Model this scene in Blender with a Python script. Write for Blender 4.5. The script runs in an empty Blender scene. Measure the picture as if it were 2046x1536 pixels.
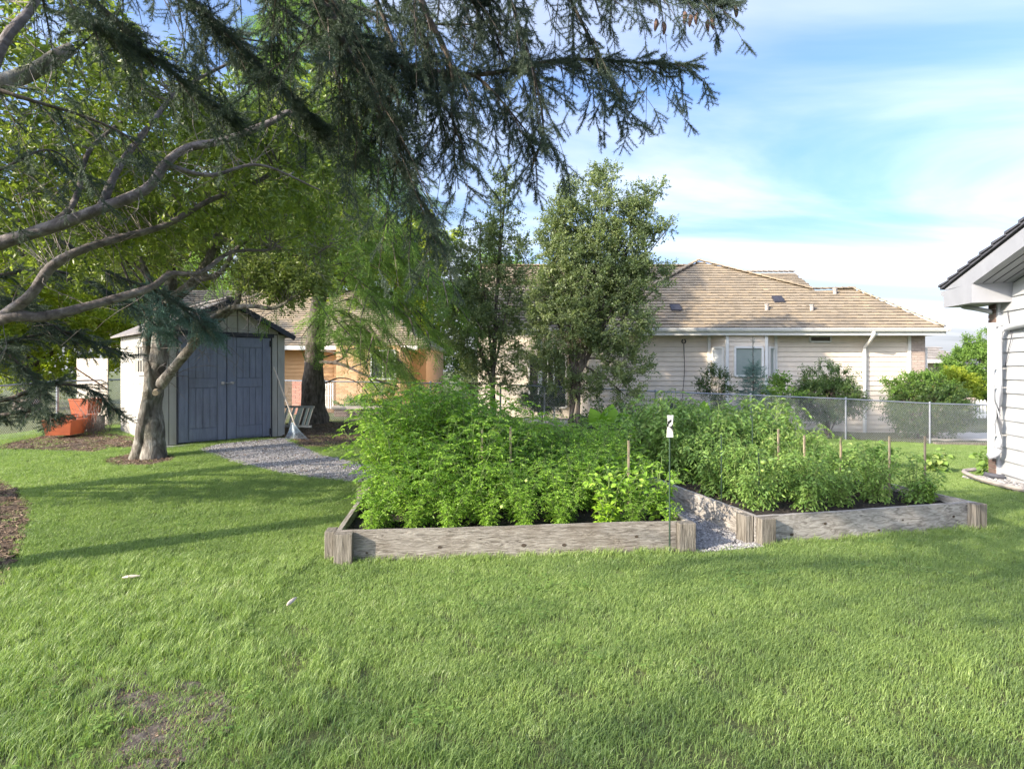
import bpy, math, random
import numpy as np
from mathutils import Vector, noise as mnoise
random.seed(7); rng = np.random.default_rng(7)
sc = bpy.context.scene
PI = math.pi
# ------------------------------------------------------------------ camera, sky, sun, exposure
F_PX, CX, VH, CAMZ = 1176.0, 1023.0, 740.0, 1.6
cam_d = bpy.data.cameras.new('camera'); cam_d.sensor_width = 36.0; cam_d.lens = 36.0*F_PX/2046.0
cam_d.shift_y = -(768-VH)/2046.0; cam_d.clip_end = 2000; cam_d.clip_start = .05
cam = bpy.data.objects.new('camera', cam_d); sc.collection.objects.link(cam)
cam.location = (0, 0, CAMZ); cam.rotation_euler = (PI/2, 0, 0); sc.camera = cam
SUN_EL, SUN_AZ = math.radians(25), math.radians(237.3)
world = bpy.data.worlds.new('World'); sc.world = world; world.use_nodes = True
wn, wl = world.node_tree.nodes, world.node_tree.links
sky = wn.new('ShaderNodeTexSky'); sky.sky_type = 'NISHITA'; sky.sun_disc = False
sky.sun_elevation = SUN_EL; sky.sun_rotation = SUN_AZ; sky.air_density = 1.0; sky.dust_density = 6.0; sky.ozone_density = 4.0
bg = wn['Background']; bg.inputs[1].default_value = 0.145
tn_ = wn.new('ShaderNodeMixRGB'); tn_.blend_type = 'MULTIPLY'; tn_.inputs[0].default_value = 1; tn_.inputs[2].default_value = (.86, .95, 1.10, 1); wl.new(sky.outputs[0], tn_.inputs[1])
# thin cloud wisps on the sky dome, driven by direction
tc = wn.new('ShaderNodeTexCoord'); sep = wn.new('ShaderNodeSeparateXYZ'); wl.new(tc.outputs['Generated'], sep.inputs[0])
def wmath(op, a, b=None, clamp=False):
    n = wn.new('ShaderNodeMath'); n.operation = op; n.use_clamp = clamp
    for i, v in enumerate((a, b)):
        if v is None: continue
        if isinstance(v, (int, float)): n.inputs[i].default_value = v
        else: wl.new(v, n.inputs[i])
    return n.outputs[0]
zc = wmath('ADD', wmath('MAXIMUM', sep.outputs[2], 0.0), 0.16)
comb = wn.new('ShaderNodeCombineXYZ')
wl.new(wmath('DIVIDE', sep.outputs[0], zc), comb.inputs[0]); wl.new(wmath('DIVIDE', sep.outputs[1], zc), comb.inputs[1])
mp = wn.new('ShaderNodeMapping'); mp.inputs['Rotation'].default_value = (0, 0, .55); mp.inputs['Scale'].default_value = (.50, 1.15, 1); mp.inputs['Location'].default_value = (.35, .62, 0)
wl.new(comb.outputs[0], mp.inputs[0])
nz = wn.new('ShaderNodeTexNoise'); nz.inputs['Scale'].default_value = 1.1; nz.inputs['Detail'].default_value = 7; nz.inputs['Roughness'].default_value = .52; nz.inputs['Distortion'].default_value = .55
wl.new(mp.outputs[0], nz.inputs['Vector'])
mr = wn.new('ShaderNodeMapRange'); mr.interpolation_type = 'SMOOTHSTEP'; mr.inputs[1].default_value = .37; mr.inputs[2].default_value = .72; mr.inputs[3].default_value = 0; mr.inputs[4].default_value = .68
wl.new(nz.outputs[0], mr.inputs[0])
hor = wmath('MULTIPLY', wmath('SUBTRACT', 1.0, wmath('MULTIPLY', wmath('MAXIMUM', sep.outputs[2], 0.0), 4.5), True), .7)
fac = wmath('ADD', mr.outputs[0], hor, True)
# cloud light follows the sky's own brightness around it (brighter toward the sun), but whiter
bw = wn.new('ShaderNodeRGBToBW'); wl.new(sky.outputs[0], bw.inputs[0])
cl = wn.new('ShaderNodeMixRGB'); cl.blend_type = 'MULTIPLY'; cl.inputs[0].default_value = 1; wl.new(wmath('ADD', wmath('MULTIPLY', bw.outputs[0], 1.15), 1.35), cl.inputs[1]); cl.inputs[2].default_value = (1.0, 1.04, 1.12, 1)
mixw = wn.new('ShaderNodeMixRGB'); wl.new(fac, mixw.inputs[0]); wl.new(tn_.outputs[0], mixw.inputs[1]); wl.new(cl.outputs[0], mixw.inputs[2])
wl.new(mixw.outputs[0], bg.inputs[0])
sun_d = bpy.data.lights.new('sun', 'SUN'); sun_d.energy = 3.0; sun_d.angle = math.radians(.55); sun_d.color = (1.0, .88, .70)
sun = bpy.data.objects.new('sun', sun_d); sc.collection.objects.link(sun)
SUNV = Vector((math.sin(SUN_AZ)*math.cos(SUN_EL), math.cos(SUN_AZ)*math.cos(SUN_EL), math.sin(SUN_EL)))
sun.rotation_euler = SUNV.to_track_quat('Z', 'Y').to_euler()
sc.cycles.use_denoising = True; sc.cycles.denoising_prefilter = 'NONE'; sc.cycles.use_light_tree = False; sc.cycles.pixel_filter_type = 'BLACKMAN_HARRIS'; sc.cycles.filter_width = 1.5; sc.cycles.max_bounces = 6; sc.cycles.diffuse_bounces = 4; sc.cycles.transmission_bounces = 4; sc.cycles.sample_clamp_indirect = 4; sc.cycles.use_adaptive_sampling = False
sc.view_settings.view_transform = 'Standard'; sc.view_settings.look = 'None'
sc.view_settings.exposure = 1.58; sc.view_settings.gamma = 1.0; sc.view_settings.use_curve_mapping = False

# ------------------------------------------------------------------ helpers
def P(u, v, D): return np.array([(u-CX)/F_PX*D, D, CAMZ+(VH-v)/F_PX*D])
def PX(u, D): return (u-CX)/F_PX*D
def PZ(v, D): return CAMZ+(VH-v)/F_PX*D
def sst(t): t = np.clip(t, 0, 1); return t*t*(3-2*t)
def terrain(x, y):
    x = np.asarray(x, float); y = np.asarray(y, float)
    a = np.interp(x, [-60, -12, -4, 0, 5, 11, 20, 60], [-.1, .32, .3, .12, -.06, -.34, -.42, -.4])
    far = sst((y-17)/10)
    return a*sst((y-5.5)/6.5)*(1-far) - .38*far
def link(o): sc.collection.objects.link(o); return o
def tagp(o, label=None, cat=None, group=None, kind=None):
    for k, v in (('label', label), ('category', cat), ('group', group), ('kind', kind)):
        if v: o[k] = v
    return o
def thing(name, label, cat, loc=(0, 0, 0), group=None):
    o = bpy.data.objects.new(name, None); o.empty_display_size = .1; o.location = loc; link(o); return tagp(o, label, cat, group)
def mk(name, V, faces, mat, parent=None, kind=None, tint=None, smooth=False, mesh_only=False):
    """faces: list of int arrays, each (n, k)"""
    V = np.asarray(V, np.float32).reshape(-1, 3)
    me = bpy.data.meshes.new(name)
    me.vertices.add(len(V)); me.vertices.foreach_set('co', V.ravel())
    faces = [np.asarray(f, np.int32) for f in faces if len(f)]
    if faces:
        li = np.concatenate([f.ravel() for f in faces]); tot = np.concatenate([np.full(len(f), f.shape[1], np.int32) for f in faces])
        st = np.concatenate([[0], np.cumsum(tot)[:-1]]).astype(np.int32)
        me.loops.add(len(li)); me.loops.foreach_set('vertex_index', li)
        me.polygons.add(len(tot)); me.polygons.foreach_set('loop_start', st); me.polygons.foreach_set('loop_total', tot)
        me.polygons.foreach_set('use_smooth', np.full(len(tot), bool(smooth)))
    if tint is not None:
        at = me.attributes.new('tint', 'FLOAT', 'POINT'); at.data.foreach_set('value', np.asarray(tint, np.float32))
    me.update(calc_edges=True)
    if mat: me.materials.append(mat)
    if mesh_only: return me
    o = bpy.data.objects.new(name, me); link(o)
    if parent is not None:
        o.parent = parent; o.location = -Vector(parent.location) if parent.type == 'EMPTY' or parent.parent is None else (0, 0, 0)
        if parent.parent is not None: o.location = (0, 0, 0)
    if kind: o['kind'] = kind
    return o
class MB:
    def __init__(s): s.v = []; s.f = {}; s.n = 0; s.t = []
    def add(s, V, faces, t=0.5):
        V = np.asarray(V, float); s.v.append(V)
        for f in faces:
            f = np.atleast_2d(np.asarray(f, int))
            if f.size: s.f.setdefault(f.shape[1], []).append(f+s.n)
        s.n += len(V); s.t.append(np.full(len(V), t) if np.isscalar(t) else t); return s
    def box(s, c, size, rz=0, t=0.5):
        hx, hy, hz = np.array(size)/2
        V = np.array([[x, y, z] for x in (-hx, hx) for y in (-hy, hy) for z in (-hz, hz)], float)
        if rz: cs, sn = math.cos(rz), math.sin(rz); V[:, :2] = V[:, :2] @ np.array([[cs, sn], [-sn, cs]])
        return s.add(V+np.array(c), [[[0, 1, 3, 2], [4, 6, 7, 5], [0, 4, 5, 1], [2, 3, 7, 6], [0, 2, 6, 4], [1, 5, 7, 3]]], t)
    def beam(s, p0, p1, w, h, up=(0, 0, 1), t=0.5):
        p0 = np.array(p0, float); p1 = np.array(p1, float); d = p1-p0; d /= np.linalg.norm(d); u = np.array(up, float)
        a = np.cross(d, u); a /= np.linalg.norm(a)+1e-9; b = np.cross(a, d)
        V = [p+a*i*w/2+b*j*h/2 for p in (p0, p1) for i in (-1, 1) for j in (-1, 1)]
        return s.add(V, [[[0, 2, 3, 1], [4, 5, 7, 6], [0, 1, 5, 4], [2, 6, 7, 3], [0, 4, 6, 2], [1, 3, 7, 5]]], t)
    def tube(s, pts, rad, n=6, t=0.5, wob=0):
        V, Fq = tube_arr(pts, rad, n, wob)
        s.add(V, [Fq], t); 
        if n > 3: s.add(V[:n], [np.arange(n)[::-1][None]], t); s.add(V[-n:], [np.arange(n)[None]], t)
        return s
    def poly(s, pts, t=0.5): return s.add(pts, [np.arange(len(pts))[None]], t)
    def prism(s, pts, ext, t=0.5):
        pts = np.array(pts, float); n = len(pts); q = pts+np.array(ext)
        idx = np.arange(n)
        return s.add(np.vstack([pts, q]), [idx[::-1][None], (idx+n)[None], np.stack([idx, np.roll(idx, -1), np.roll(idx, -1)+n, idx+n], 1)], t)
    def build(s, name, mat, parent=None, kind=None, smooth=False, mesh_only=False):
        V = np.vstack(s.v); return mk(name, V, [np.vstack(f) for f in s.f.values()], mat, parent, kind, np.concatenate(s.t), smooth, mesh_only)
def frames(pts):
    pts = np.asarray(pts, float); d = np.gradient(pts, axis=0); d /= np.linalg.norm(d, axis=1)[:, None]+1e-9
    up = np.array([0, 0, 1.0]) if abs(d[0][2]) < .9 else np.array([1.0, 0, 0])
    a = np.cross(d, up); a /= np.linalg.norm(a, axis=1)[:, None]+1e-9; b = np.cross(a, d)
    return pts, d, a, b
def tube_arr(pts, rad, n=6, wob=0):
    pts, d, a, b = frames(pts); m = len(pts); rad = np.broadcast_to(np.asarray(rad, float), (m,))
    th = np.linspace(0, 2*PI, n, endpoint=False)
    r = rad[:, None]*np.ones((1, n))
    if wob: r = r*(1+wob*rng.standard_normal((m, n))*.5+wob*np.sin(th*3+rng.uniform(0, 6))[None])
    V = pts[:, None]+r[..., None]*(np.cos(th)[None, :, None]*a[:, None]+np.sin(th)[None, :, None]*b[:, None])
    i = np.arange(m-1)[:, None]; j = np.arange(n)[None]
    Fq = np.stack([i*n+j, i*n+(j+1) % n, (i+1)*n+(j+1) % n, (i+1)*n+j], -1).reshape(-1, 4)
    return V.reshape(-1, 3), Fq
def smooth_path(pts, n=24):
    """Catmull-Rom through pts"""
    p = np.asarray(pts, float); p = np.vstack([2*p[0]-p[1], p, 2*p[-1]-p[-2]]); out = []
    segs = len(p)-3; k = max(2, n//segs)
    for i in range(segs):
        a, b, c, d = p[i:i+4]
        for t in np.linspace(0, 1, k, endpoint=False):
            out.append(.5*((2*b)+(-a+c)*t+(2*a-5*b+4*c-d)*t*t+(-a+3*b-3*c+d)*t**3))
    out.append(p[-2]); return np.array(out)
def unit(v): v = np.asarray(v, float); return v/(np.linalg.norm(v, axis=-1, keepdims=True)+1e-9)
def basis(d, n):
    """rotation matrices whose local Y is d and local Z about n"""
    d = unit(d); x = unit(np.cross(d, n)); z = np.cross(x, d); return np.stack([x, d, z], -1)
def bulk(TV, TF, R, pos, s, tint=None):
    N, K = len(pos), len(TV); s = np.broadcast_to(np.asarray(s, float), (N,))
    V = np.einsum('nij,kj->nki', R, TV)*s[:, None, None]+np.asarray(pos)[:, None]
    Fs = [(f[None]+np.arange(N)[:, None, None]*K).reshape(-1, f.shape[1]) for f in TF]
    t = np.repeat(rng.random(N) if tint is None else tint, K); return V.reshape(-1, 3), Fs, t
def eul(R):
    """rotation matrices -> XYZ euler"""
    y = -np.arcsin(np.clip(R[:, 2, 0], -1, 1)); x = np.arctan2(R[:, 2, 1], R[:, 2, 2]); z = np.arctan2(R[:, 1, 0], R[:, 0, 0]); return np.stack([x, y, z], 1)
def rdir(n, up=0.0, flat=1.0):
    v = rng.standard_normal((n, 3)); v[:, 2] = v[:, 2]*flat+up; return unit(v)
def inpoly(x, y, poly):
    poly = np.asarray(poly, float); r = np.zeros(np.shape(x), bool); j = len(poly)-1
    for i in range(len(poly)):
        xi, yi = poly[i]; xj, yj = poly[j]
        r ^= ((yi > y) != (yj > y)) & (x < (xj-xi)*(y-yi)/(yj-yi+1e-12)+xi); j = i
    return r
_fbm = rng.uniform(-1, 1, (24, 3))
def fnoise(x, y, s):
    """cheap smooth 2-D noise in about -1..1"""
    o = 0
    for k in range(6):
        a, b, c = _fbm[k+int(s*7) % 12]; f = s*(1+.55*k); o = o+np.sin(x*f*(1+a*.4)+b*9+np.sin(y*f*.7+c*5)*1.3)*np.cos(y*f*(1+b*.4)+a*7+np.sin(x*f*.6+c)*1.2)/(1+.5*k)
    return o/2.2

# ------------------------------------------------------------------ materials
def nodes(m): return m.node_tree.nodes, m.node_tree.links
def ramp(ns, cols):
    r = ns.new('ShaderNodeValToRGB'); e = r.color_ramp.elements
    while len(e) < len(cols): e.new(.5)
    for i, c in enumerate(cols):
        pos, col = c if isinstance(c[1], tuple) else (i/(len(cols)-1), c)
        e[i].position = pos; e[i].color = (*col, 1)
    return r
def M(name, cols, scale=6, stretch=(1, 1, 1), rough=.85, bump=.0, bscale=None, detail=6, metal=0, spec=.3, tint=.0, dist=0, dirt=None):
    m = bpy.data.materials.new(name); m.use_nodes = True; ns, ls = nodes(m); b = ns['Principled BSDF']
    b.inputs['Roughness'].default_value = rough; b.inputs['Metallic'].default_value = metal; b.inputs['Specular IOR Level'].default_value = spec
    t = ns.new('ShaderNodeTexCoord'); mpg = ns.new('ShaderNodeMapping'); mpg.inputs['Scale'].default_value = stretch; ls.new(t.outputs['Object'], mpg.inputs[0])
    n = ns.new('ShaderNodeTexNoise'); n.inputs['Scale'].default_value = scale; n.inputs['Detail'].default_value = detail; n.inputs['Roughness'].default_value = .62; n.inputs['Distortion'].default_value = dist
    ls.new(mpg.outputs[0], n.inputs['Vector'])
    mrn = ns.new('ShaderNodeMapRange'); mrn.inputs[1].default_value = .28; mrn.inputs[2].default_value = .72; ls.new(n.outputs[0], mrn.inputs[0]); fac = mrn.outputs[0]
    if tint:
        a = ns.new('ShaderNodeAttribute'); a.attribute_name = 'tint'; mx = ns.new('ShaderNodeMix'); mx.inputs[0].default_value = tint
        ls.new(fac, mx.inputs[2]); ls.new(a.outputs['Fac'], mx.inputs[3]); fac = mx.outputs[0]
    r = ramp(ns, cols); ls.new(fac, r.inputs[0]); col = r.outputs[0]
    if dirt:
        n2 = ns.new('ShaderNodeTexNoise'); n2.inputs['Scale'].default_value = dirt[1]; n2.inputs['Detail'].default_value = 5; ls.new(t.outputs['Object'], n2.inputs['Vector'])
        m2 = ns.new('ShaderNodeMapRange'); m2.inputs[1].default_value = .5; m2.inputs[2].default_value = .75; m2.inputs[4].default_value = dirt[2]; ls.new(n2.outputs[0], m2.inputs[0])
        mx2 = ns.new('ShaderNodeMixRGB'); ls.new(m2.outputs[0], mx2.inputs[0]); ls.new(col, mx2.inputs[1]); mx2.inputs[2].default_value = (*dirt[0], 1); col = mx2.outputs[0]
    ls.new(col, b.inputs['Base Color'])
    if bump:
        bp = ns.new('ShaderNodeBump'); bp.inputs['Strength'].default_value = bump; bp.inputs['Distance'].default_value = .02
        if bscale:
            n3 = ns.new('ShaderNodeTexNoise'); n3.inputs['Scale'].default_value = bscale; n3.inputs['Detail'].default_value = 5; ls.new(mpg.outputs[0], n3.inputs['Vector']); ls.new(n3.outputs[0], bp.inputs['Height'])
        else: ls.new(n.outputs[0], bp.inputs['Height'])
        ls.new(bp.outputs[0], b.inputs['Normal'])
    return m
def LEAF(name, cols, trans=.3, rough=.55, spec=.35, inst=True, tr_boost=1.25, patch=None):
    """leaf material: random per leaf (tint) and per sprig"""
    m = bpy.data.materials.new(name); m.use_nodes = True; ns, ls = nodes(m); b = ns['Principled BSDF']
    b.inputs['Roughness'].default_value = rough; b.inputs['Specular IOR Level'].default_value = spec
    a = ns.new('ShaderNodeAttribute'); a.attribute_name = 'tint'; fac = a.outputs['Fac']
    if inst:
        oi = ns.new('ShaderNodeObjectInfo'); mx = ns.new('ShaderNodeMix'); mx.inputs[0].default_value = .5; ls.new(fac, mx.inputs[2]); ls.new(oi.outputs['Random'], mx.inputs[3]); fac = mx.outputs[0]
    if patch:
        ai = ns.new('ShaderNodeAttribute'); ai.attribute_type = 'INSTANCER'; ai.attribute_name = 'shade'; mx = ns.new('ShaderNodeMix'); mx.inputs[0].default_value = patch
        ls.new(fac, mx.inputs[2]); ls.new(ai.outputs['Fac'], mx.inputs[3]); fac = mx.outputs[0]
    r = ramp(ns, cols); ls.new(fac, r.inputs[0]); ls.new(r.outputs[0], b.inputs['Base Color'])
    if trans:
        tl = ns.new('ShaderNodeBsdfTranslucent'); g = ns.new('ShaderNodeMixRGB'); g.blend_type = 'MULTIPLY'; g.inputs[0].default_value = 1; g.inputs[2].default_value = (tr_boost, tr_boost*1.1, .6*tr_boost, 1)
        ls.new(r.outputs[0], g.inputs[1]); ls.new(g.outputs[0], tl.inputs[0]); ms = ns.new('ShaderNodeMixShader'); ms.inputs[0].default_value = trans
        ls.new(b.outputs[0], ms.inputs[1]); ls.new(tl.outputs[0], ms.inputs[2]); ls.new(ms.outputs[0], ns['Material Output'].inputs[0])
    return m
m_ground = M('turf_soil', [(.06, .06, .03), (.11, .13, .045), (.17, .16, .08)], scale=60, bump=1, rough=1)
m_grass = LEAF('grass_blade', [(0, (.115, .16, .09)), (.35, (.20, .29, .09)), (.7, (.31, .41, .12)), (.93, (.44, .51, .27)), (1, (.52, .47, .28))], trans=.35, rough=.45, spec=.45, patch=.45)
m_soil = M('bed_soil', [(.012, .010, .009), (.03, .024, .02), (.06, .05, .042)], scale=30, bump=1, rough=1)
m_bare = M('bare_earth', [(.05, .04, .035), (.11, .09, .075), (.2, .17, .14)], scale=22, bump=1, rough=1)
m_mulch = M('leaf_litter', [(.03, .02, .015), (.10, .07, .05), (.2, .14, .1)], scale=35, bump=1, rough=1)
m_chip = LEAF('bark_chip', [(.05, .03, .02), (.14, .09, .06), (.30, .22, .15)], trans=0, rough=.9)
m_gravbase = M('gravel_base', [(.16, .15, .14), (.28, .26, .26), (.40, .38, .38)], scale=60, bump=1, rough=1)
m_stone = LEAF('gravel_stone', [(.12, .11, .11), (.29, .28, .275), (.50, .485, .475)], trans=0, rough=.85)
WOOD = [(0, (.05, .04, .034)), (.25, (.19, .165, .14)), (.55, (.32, .285, .25)), (1, (.46, .42, .375))]
WOODG = [(0, (.10, .09, .085)), (.3, (.24, .22, .20)), (.6, (.38, .355, .33)), (1, (.52, .49, .46))]
m_wood = M('weathered_board', WOOD, scale=3.2, stretch=(.8, 12, 16), rough=.85, bump=.8, dist=2.4, dirt=((.12, .085, .055), 2.2, .75))
m_woody = M('weathered_side_board', WOOD, scale=2.2, stretch=(12, .9, 14), rough=.85, bump=.5, dist=1.6, dirt=((.12, .09, .06), 1.6, .7))
m_woodg = M('silvered_board', WOODG, scale=2.2, stretch=(.9, 12, 14), rough=.85, bump=.5, dist=1.6, dirt=((.18, .15, .12), 1.3, .5))
m_woodgy = M('silvered_side_board', WOODG, scale=2.2, stretch=(12, .9, 14), rough=.85, bump=.5, dist=1.6, dirt=((.16, .12, .08), 1.3, .6))
m_post = M('post_end_grain', [(0, (.04, .034, .028)), (.35, (.16, .14, .115)), (1, (.34, .305, .26))], scale=4, stretch=(14, 14, .9), rough=.9, bump=1, dist=.8)
m_knot = M('dark_knot', [(.04, .03, .025), (.10, .075, .055)], scale=40, rough=.9)
m_sid = M('beige_siding', [(.64, .55, .45), (.70, .605, .50), (.73, .64, .53)], scale=3, rough=.6, dirt=((.46, .40, .33), 1.1, .35))
m_sidw = M('white_siding', [(.37, .375, .39), (.41, .415, .43), (.44, .445, .46)], scale=2, rough=.5, dirt=((.45, .46, .48), 2.3, .35))
m_trim = M('white_trim', [(.68, .66, .62), (.74, .72, .68)], scale=4, rough=.5)
m_trimg = M('grey_trim', [(.27, .275, .30), (.31, .315, .34)], scale=3, rough=.5, dirt=((.33, .33, .36), 3, .4))
m_pipe = M('painted_pipe', [(.42, .43, .46), (.47, .48, .51)], scale=4, rough=.4, dirt=((.35, .35, .38), 5, .35))
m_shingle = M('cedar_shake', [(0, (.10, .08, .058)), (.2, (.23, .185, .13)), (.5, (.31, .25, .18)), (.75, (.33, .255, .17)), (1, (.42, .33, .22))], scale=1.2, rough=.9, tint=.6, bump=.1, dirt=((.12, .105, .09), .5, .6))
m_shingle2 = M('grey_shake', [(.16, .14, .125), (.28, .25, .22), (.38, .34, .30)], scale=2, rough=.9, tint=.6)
m_slate = M('dark_roof', [(.05, .05, .06), (.10, .10, .12)], scale=8, rough=.8)
m_glass = M('window_glass', [(.26, .30, .27), (.34, .38, .34)], scale=.8, rough=.04, spec=1.0)
m_dglass = M('dark_glass', [(.02, .022, .03), (.05, .05, .06)], scale=2, rough=.05, spec=.9)
m_louv = M('vent_louvre', [(.07, .055, .045), (.12, .10, .08)], scale=20, rough=.8)
m_brick = M('pale_brick', [(.34, .26, .22), (.42, .33, .28), (.50, .41, .35)], scale=5, rough=.9, tint=.75, bump=.3)
m_brickt = M('tan_brick', [(.42, .25, .12), (.55, .34, .18), (.62, .42, .25)], scale=5, rough=.9, tint=.75)
m_brickd = M('dark_brick', [(.08, .055, .05), (.15, .10, .085), (.22, .16, .14)], scale=8, rough=.9, tint=.75)
m_pinkb = M('pink_brick', [(.42, .17, .12), (.52, .24, .18)], scale=8, rough=.9, tint=.75)
m_mortar = M('mortar', [(.30, .27, .24), (.38, .35, .31)], scale=30, rough=1)
m_galv = M('galvanised', [(.22, .235, .27), (.34, .355, .39)], scale=12, rough=.45, metal=.55)
m_wire = M('fence_wire', [(.33, .34, .35), (.50, .51, .53)], scale=9, rough=.5, metal=.4)
m_shed = M('shed_resin', [(.33, .31, .275), (.40, .38, .34), (.45, .43, .39)], scale=3, stretch=(3, 3, .6), rough=.6, dirt=((.30, .25, .18), 1.5, .5))
m_door = M('blue_grey_door', [(.15, .165, .225), (.195, .215, .285), (.235, .255, .33)], scale=5, stretch=(4, 4, .5), rough=.6, bump=.12, dirt=((.13, .13, .15), 1.5, .5))
m_dark = M('dark_trim', [(.03, .03, .04), (.06, .06, .075)], scale=6, rough=.6)
m_shroof = M('shed_roof', [(.13, .12, .12), (.22, .20, .19)], scale=5, rough=.75, dirt=((.2, .16, .1), 3, .5))
m_slab = M('concrete', [(.30, .29, .27), (.42, .40, .38), (.5, .48, .45)], scale=8, rough=.95, bump=.3)
m_terra = M('orange_plastic', [(.36, .085, .035), (.46, .12, .05)], scale=5, rough=.55, dirt=((.35, .12, .07), 6, .5))
m_bark = M('grey_bark', [(0, (.04, .033, .027)), (.4, (.14, .12, .10)), (.7, (.26, .235, .205)), (1, (.42, .40, .36))], scale=9, stretch=(1, 1, .45), rough=.9, bump=1, bscale=26, dist=.8, dirt=((.10, .12, .06), 3, .4))
m_bark2 = M('limb_bark', [(0, (.05, .04, .038)), (.5, (.14, .12, .115)), (1, (.27, .24, .23))], scale=14, rough=.8, bump=.8, dist=.5)
m_barkd = M('spruce_bark', [(0, (.035, .028, .022)), (.5, (.11, .09, .075)), (1, (.22, .185, .16))], scale=16, stretch=(1, 1, .4), rough=.95, bump=1)
m_twig = M('twig', [(.05, .035, .028), (.12, .09, .075)], scale=20, rough=.9)
m_twigl = M('grey_twig', [(.12, .10, .09), (.25, .22, .20)], scale=20, rough=.9)
m_needle = LEAF('spruce_needles', [(.04, .06, .045), (.075, .105, .075), (.13, .165, .115)], trans=.15, rough=.6, spec=.3)
m_needleb = LEAF('blue_spruce_needles', [(.06, .12, .105), (.11, .20, .17), (.17, .27, .23)], trans=.12, rough=.55)
m_olive = LEAF('olive_leaves', [(0, (.11, .15, .04)), (.45, (.22, .28, .06)), (.85, (.36, .42, .09)), (.955, (.28, .31, .05)), (.97, (.65, .22, .06)), (1, (.6, .28, .1))], trans=.45, rough=.38, spec=.55)
m_crab = LEAF('crabapple_leaves', [(0, (.12, .155, .045)), (.5, (.24, .29, .08)), (.9, (.38, .42, .12)), (1, (.30, .28, .06))], trans=.35, rough=.4, spec=.5)
m_pear = LEAF('small_tree_leaves', [(0, (.10, .135, .065)), (.5, (.18, .23, .10)), (.85, (.28, .33, .13)), (1, (.26, .25, .07))], trans=.35, rough=.42, spec=.5)
m_larch = LEAF('feathery_green', [(0, (.09, .15, .05)), (.5, (.18, .29, .07)), (1, (.32, .45, .11))], trans=.42, rough=.5)
m_yel = LEAF('yellow_green_leaves', [(0, (.14, .20, .02)), (.5, (.30, .36, .035)), (1, (.48, .50, .08))], trans=.45, rough=.5)
m_shrub = LEAF('shrub_leaves', [(0, (.03, .06, .02)), (.5, (.06, .11, .03)), (.9, (.12, .17, .04)), (1, (.22, .12, .06))], trans=.25, rough=.45)
m_gshrub = LEAF('green_shrub_leaves', [(.05, .11, .02), (.12, .21, .035), (.20, .32, .06)], trans=.3)
m_veg = LEAF('bright_foliage', [(0, (.11, .20, .03)), (.4, (.20, .36, .04)), (.8, (.32, .50, .06)), (1, (.45, .58, .12))], trans=.35, rough=.42, spec=.45, patch=None)
m_tom = LEAF('tomato_foliage', [(0, (.08, .15, .04)), (.4, (.155, .27, .06)), (.8, (.26, .38, .09)), (1, (.38, .42, .15))], trans=.3, rough=.5)
m_big = LEAF('broad_leaf', [(.12, .25, .02), (.20, .36, .03)], trans=.45, rough=.4)
m_lime = LEAF('lime_leaf', [(.22, .38, .02), (.36, .54, .05)], trans=.35, rough=.45)
m_stem = M('green_stem', [(.10, .16, .04), (.20, .26, .09)], scale=15, rough=.7)
m_fruit = M('green_tomato', [(.28, .42, .07), (.42, .55, .14)], scale=12, rough=.25, spec=.5)
m_stake = M('wood_stake', [(.27, .21, .14), (.38, .31, .22)], scale=8, stretch=(6, 6, .6), rough=.85)
m_gstake = M('green_steel', [(.02, .045, .03), (.04, .07, .045)], scale=10, rough=.5)
m_card = M('white_card', [(.62, .60, .54), (.78, .76, .70)], scale=9, rough=.6)
m_black = M('black_print', [(.012, .012, .016), (.02, .02, .025)], rough=.6)
m_cone = M('cone_brown', [(.10, .06, .05), (.22, .14, .11)], scale=40, rough=.8)
m_rake = M('rake_tines', [(.30, .36, .40), (.42, .48, .52)], scale=8, rough=.35, metal=.3)
m_handle = M('pale_handle', [(.50, .42, .36), (.62, .54, .46)], scale=8, rough=.6)
m_alu = M('aluminium', [(.45, .44, .42), (.58, .57, .54)], scale=8, rough=.4, metal=.5)
m_rust = M('rusty_pole', [(.16, .08, .055), (.26, .15, .11)], scale=10, rough=.7)
m_path = M('pale_paving', [(.50, .45, .38), (.62, .57, .50)], scale=3, rough=.9)
m_lock = M('lock_metal', [(.25, .25, .27), (.5, .5, .52)], scale=20, rough=.3, metal=.8)
m_block = M('stone_block', [(.28, .24, .22), (.40, .36, .33)], scale=6, rough=.95, bump=.5)

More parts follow.
